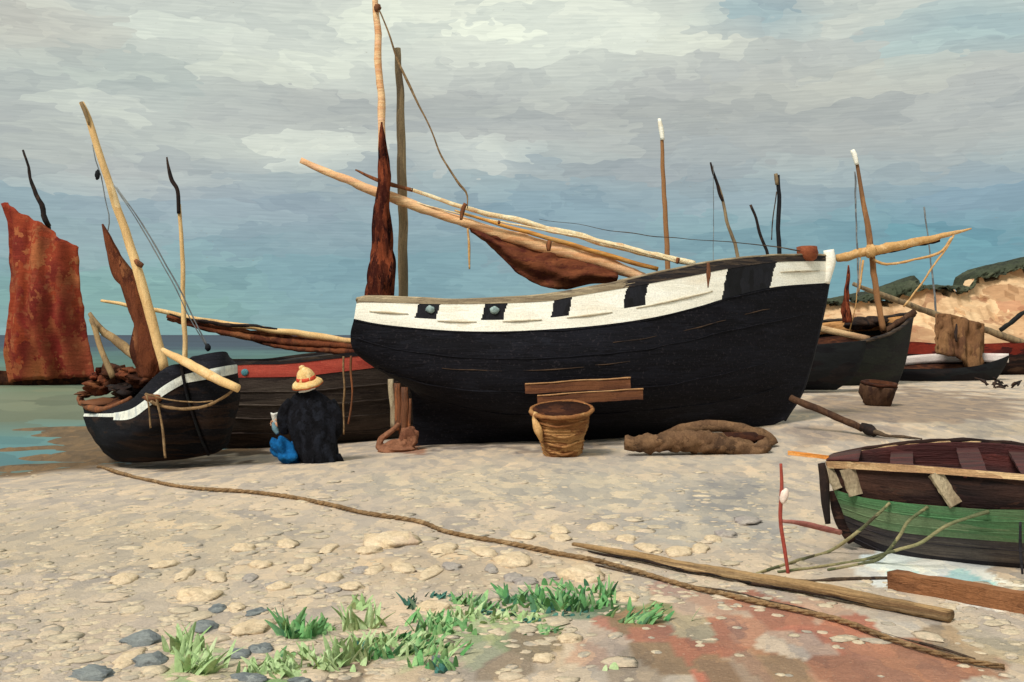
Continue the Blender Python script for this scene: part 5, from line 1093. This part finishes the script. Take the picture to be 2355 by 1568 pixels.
# ------------------------------------------------------------------ stones
cream_m = paint('cream_stone', [(224, 200, 164), (214, 190, 158), (232, 210, 178), (218, 190, 164)], (9, 9, 9), .8, .2, .8, (14, 60, 40), .12)
grey_m = paint('blue_grey_stone', [(122, 128, 130), (138, 142, 140), (106, 112, 116), (152, 152, 146)], (7, 7, 9), .8, .2, .8, (14, 60, 40), .22)
mauve_m = paint('mauve_stone', [(160, 150, 146), (176, 166, 156), (142, 134, 134)], (9, 9, 9), .8, .2, .8, (14, 60, 40), .2)
def stone(x, y, w_, h_, mm, label, group, i):
    p = G(x, y); r = w_ / 2 / F * p.y; r2 = h_ / 2 / F * p.y * min(3.4, p.y / CH * .75)
    mb = MB(); rz = min(r, r2) * .34
    mb.ell(p + Vector((0, 0, rz * .1)), (r, r2, rz), 16, 10, .45, Matrix.Rotation(random.uniform(-.35, .35), 3, 'Z'), seed=i)
    o = mb.build('stone', mm); tag(o, label, 'stone', group); return o
CRE = [(425, 1322, 36, 40), (497, 1328, 46, 34), (285, 1333, 60, 30), (757, 1262, 34, 36), (900, 1246, 120, 44), (1022, 1266, 62, 34), (1112, 1270, 52, 34), (925, 1306, 52, 34), (992, 1318, 40, 44), (850, 1268, 60, 22), (860, 1312, 40, 26),
 (455, 1372, 100, 28), (543, 1398, 40, 30), (660, 1252, 46, 28), (560, 1262, 60, 26), (380, 1300, 50, 24), (1180, 1292, 90, 38), (1335, 1325, 108, 40), (1290, 1238, 46, 26), (1490, 1262, 44, 30), (1562, 1270, 60, 30), (1610, 1262, 40, 30), (1200, 1232, 54, 30), (1288, 1220, 40, 26),
 (600, 1300, 54, 22), (690, 1310, 50, 24), (760, 1330, 60, 24), (810, 1350, 52, 22), (640, 1350, 54, 22), (1440, 1375, 60, 26), (1250, 1515, 52, 26), (1310, 1470, 60, 26), (720, 1290, 40, 22), (1380, 1215, 60, 24), (1440, 1240, 50, 20), (1640, 1240, 40, 22)]
for i, (x, y, w_, h_) in enumerate(CRE): stone(x, y, w_, h_, cream_m, 'pale cream rounded stone lying flat on the shingle', 'pale cream stones on the shingle', i)
GRY = [(500, 1400, 40, 28), (590, 1408, 34, 26), (548, 1504, 54, 30), (600, 1494, 60, 24), (575, 1560, 100, 22), (1010, 1516, 30, 26), (690, 1566, 60, 16)]
for i, (x, y, w_, h_) in enumerate(GRY): stone(x, y, w_, h_, grey_m, 'blue grey stone half sunk in pale shingle at the lower left', 'blue grey stones on the shingle', 50 + i)
stone(468, 1443, 60, 36, grey_m, 'dark blue grey stone left of the leftmost pale grass tuft top', None, 60)
stone(328, 1474, 92, 36, grey_m, 'upper large blue grey stone of the cluster at the lower left', None, 61)
stone(345, 1520, 84, 36, grey_m, 'middle large blue grey stone of the cluster at the lower left', None, 62)
stone(215, 1552, 110, 36, grey_m, 'broad flat grey stone at the bottom edge of the lower left cluster', None, 63)
stone(296, 1516, 52, 62, cream_m, 'upright tan stone standing among the large blue grey stones', None, 64)
stone(582, 1446, 84, 50, cream_m, 'big round pinkish white stone left of the dark green grass tuft', None, 65)
stone(1000, 1400, 82, 30, cream_m, 'flat white stone beside the teal weed left of the grass', None, 66)
MAU = [(1040, 1303, 40, 26), (1130, 1308, 30, 26), (830, 1312, 44, 22), (1180, 1330, 50, 26), (1270, 1325, 40, 22), (1210, 1340, 60, 20), (575, 1330, 34, 24), (765, 1358, 34, 18), (630, 1348, 50, 20), (1720, 1200, 60, 26), (1670, 1230, 50, 22)]
for i, (x, y, w_, h_) in enumerate(MAU): stone(x, y, w_, h_, mauve_m, 'dull mauve grey stone among the cream stones', 'mauve grey stones on the shingle', 80 + i)
# small pebbles nobody could count
peb = paint('pebbles', [(206, 188, 160), (188, 174, 152), (220, 200, 170), (172, 162, 148), (214, 192, 166), (196, 180, 156)], (20, 20, 20), .85, .2, .6, (30, 30, 30), .12, island=True)
mb = MB(); rnd = random.Random(3)
for i in range(3600):
    x = rnd.uniform(-40, 2395); y = 1085 + (rnd.random() ** 1.1) * 480
    if 1330 < x < 2200 and y > 1400 + 20 * noise.noise(Vector((x * .01, 0, 0))) and rnd.random() < .85: continue
    if x > 1880 and y < 1330: continue
    if x > 900 and y > 1490 and rnd.random() < .6: continue
    p = G(x, y) if y < 1100 else Vector((Pz(x, y, 0).x, Pz(x, y, 0).y, ground(Pz(x, y, 0).x, Pz(x, y, 0).y)))
    r = rnd.uniform(.012, .034) * (2.2 if rnd.random() < .12 else 1)
    mb.ell(p + Vector((0, 0, 0)), (r * rnd.uniform(1, 1.7), r * rnd.uniform(.9, 1.6), r * .17), 8, 5, .5, Matrix.Rotation(rnd.uniform(0, 3), 3, 'Z'), seed=i)
o = mb.build('pebbles', peb, None, True, False); o['kind'] = 'stuff'; o['label'] = 'small beige and grey pebbles scattered over the beach'; o['category'] = 'pebbles'

# ------------------------------------------------------------------ grass
gl_m = paint('pale_grass', [(160, 186, 130), (180, 200, 150), (144, 176, 114), (196, 206, 164)], (5, 5, 5), .8, .2, .3, (80, 80, 8), .16, island=True)
gd_m = paint('emerald_grass', [(88, 148, 84), (116, 168, 106), (68, 126, 76), (150, 188, 126), (60, 108, 80), (162, 194, 138)], (5, 5, 5), .8, .2, .3, (80, 80, 8), .18, island=True)
gt_m = paint('teal_weed', [(56, 104, 98), (80, 130, 116), (44, 86, 78), (120, 152, 130)], (5, 5, 5), .8, .2, .3, (80, 80, 8), .18, island=True)
rnd = random.Random(11)
def tuft(mb, x, y, w_, h_, n, lean=0.0, spread=.5):
    """blades rooted around picture point x, y over width w_, height h_"""
    for _ in range(n):
        px = x + rnd.gauss(0, w_ * .34); py = y + rnd.uniform(-14, 8) * max(.5, w_ / 100)
        if rnd.random() < .62: continue
        p = G(px, min(py, 1600)); L_ = h_ / F * p.y * rnd.uniform(.25, .95)
        an = rnd.uniform(0, 6.28); bend = Vector((math.cos(an) * spread * 2.2 * rnd.random() + lean, math.sin(an) * spread * 1.8 * rnd.random(), 1)).normalized()
        wd = rnd.uniform(.006, .024); sdv = Vector((math.cos(an + 1.3), math.sin(an + 1.3) * .5, 0)).normalized() * wd
        vs = []
        for k in range(5):
            t = k / 4; c_ = p + bend * (L_ * t) + Vector((bend.x, bend.y, -.35)) * (L_ * .28 * t * t); q_ = sdv * (1 - t * t * .8)
            vs += [c_ - q_, c_ + Vector((0, -wd * .3, 0)), c_ + q_]
        fs = []
        for k in range(4):
            o_ = k * 3; fs += [(o_, o_ + 1, o_ + 4, o_ + 3), (o_ + 1, o_ + 2, o_ + 5, o_ + 4)]
        mb.add(vs, fs)
pale = MB(); dark = MB(); teal = MB()
for a_ in ((420, 1500, 60, 80, 90, .15), (455, 1545, 70, 90, 110, .2), (806, 1450, 30, 80, 50, 0), (850, 1445, 40, 85, 60, 0), (620, 1545, 130, 45, 170, 0), (660, 1555, 60, 40, 60, 0), (750, 1540, 80, 60, 100, 0), (700, 1515, 40, 45, 40, -.3), (800, 1520, 60, 90, 110, 0), (860, 1490, 90, 60, 110, 0), (960, 1500, 120, 50, 120, .2), (1070, 1420, 50, 50, 40, 0), (1180, 1425, 130, 26, 110, 0), (820, 1400, 40, 50, 26, .4), (1030, 1440, 120, 40, 80, .1), (1400, 1545, 50, 20, 20, 0)):
    x, y, w_, h_, n, ln = a_; tuft(pale, x, y, w_, h_, n, ln)
for a_ in ((668, 1460, 34, 85, 90, 0), (700, 1465, 50, 60, 70, .2), (740, 1450, 60, 40, 50, .3), (1000, 1450, 130, 50, 150, .3), (970, 1500, 120, 46, 120, .5), (1000, 1535, 80, 50, 90, 0), (870, 1515, 60, 50, 60, 0), (1070, 1390, 60, 42, 50, .2), (1170, 1385, 36, 50, 60, 0), (1205, 1380, 30, 36, 40, 0), (1260, 1395, 130, 56, 220, 0), (1340, 1400, 110, 50, 150, 0), (1310, 1360, 120, 30, 80, 0), (1396, 1378, 30, 60, 50, .1), (1470, 1428, 90, 44, 110, .8), (1510, 1400, 40, 20, 30, .6), (1260, 1455, 70, 24, 50, .5), (660, 1510, 50, 26, 30, .6), (930, 1480, 80, 40, 70, .4), (1130, 1400, 50, 40, 50, .2)):
    x, y, w_, h_, n, ln = a_; tuft(dark, x, y, w_, h_, n, ln)
for a_ in ((945, 1398, 24, 50, 40, -.3), (1010, 1378, 60, 22, 40, .4), (1120, 1412, 70, 14, 50, .8), (1210, 1430, 50, 12, 30, .8), (1300, 1412, 120, 20, 60, .4), (1010, 1545, 36, 40, 30, 0), (830, 1500, 24, 40, 24, 0)):
    x, y, w_, h_, n, ln = a_; tuft(teal, x, y, w_, h_, n, ln)
for nm, mb, mm, lb in (('pale_grass', pale, gl_m, 'pale green grass growing through the shingle in the foreground'), ('green_grass', dark, gd_m, 'bright emerald grass growing through the shingle in the foreground'), ('teal_weed', teal, gt_m, 'low dark teal weed among the grass')):
    o = mb.build(nm, mm, None, True, False); o['kind'] = 'stuff'; o['label'] = lb; o['category'] = 'grass'

for o in bpy.data.objects:
    if '_w' in o: del o['_w']
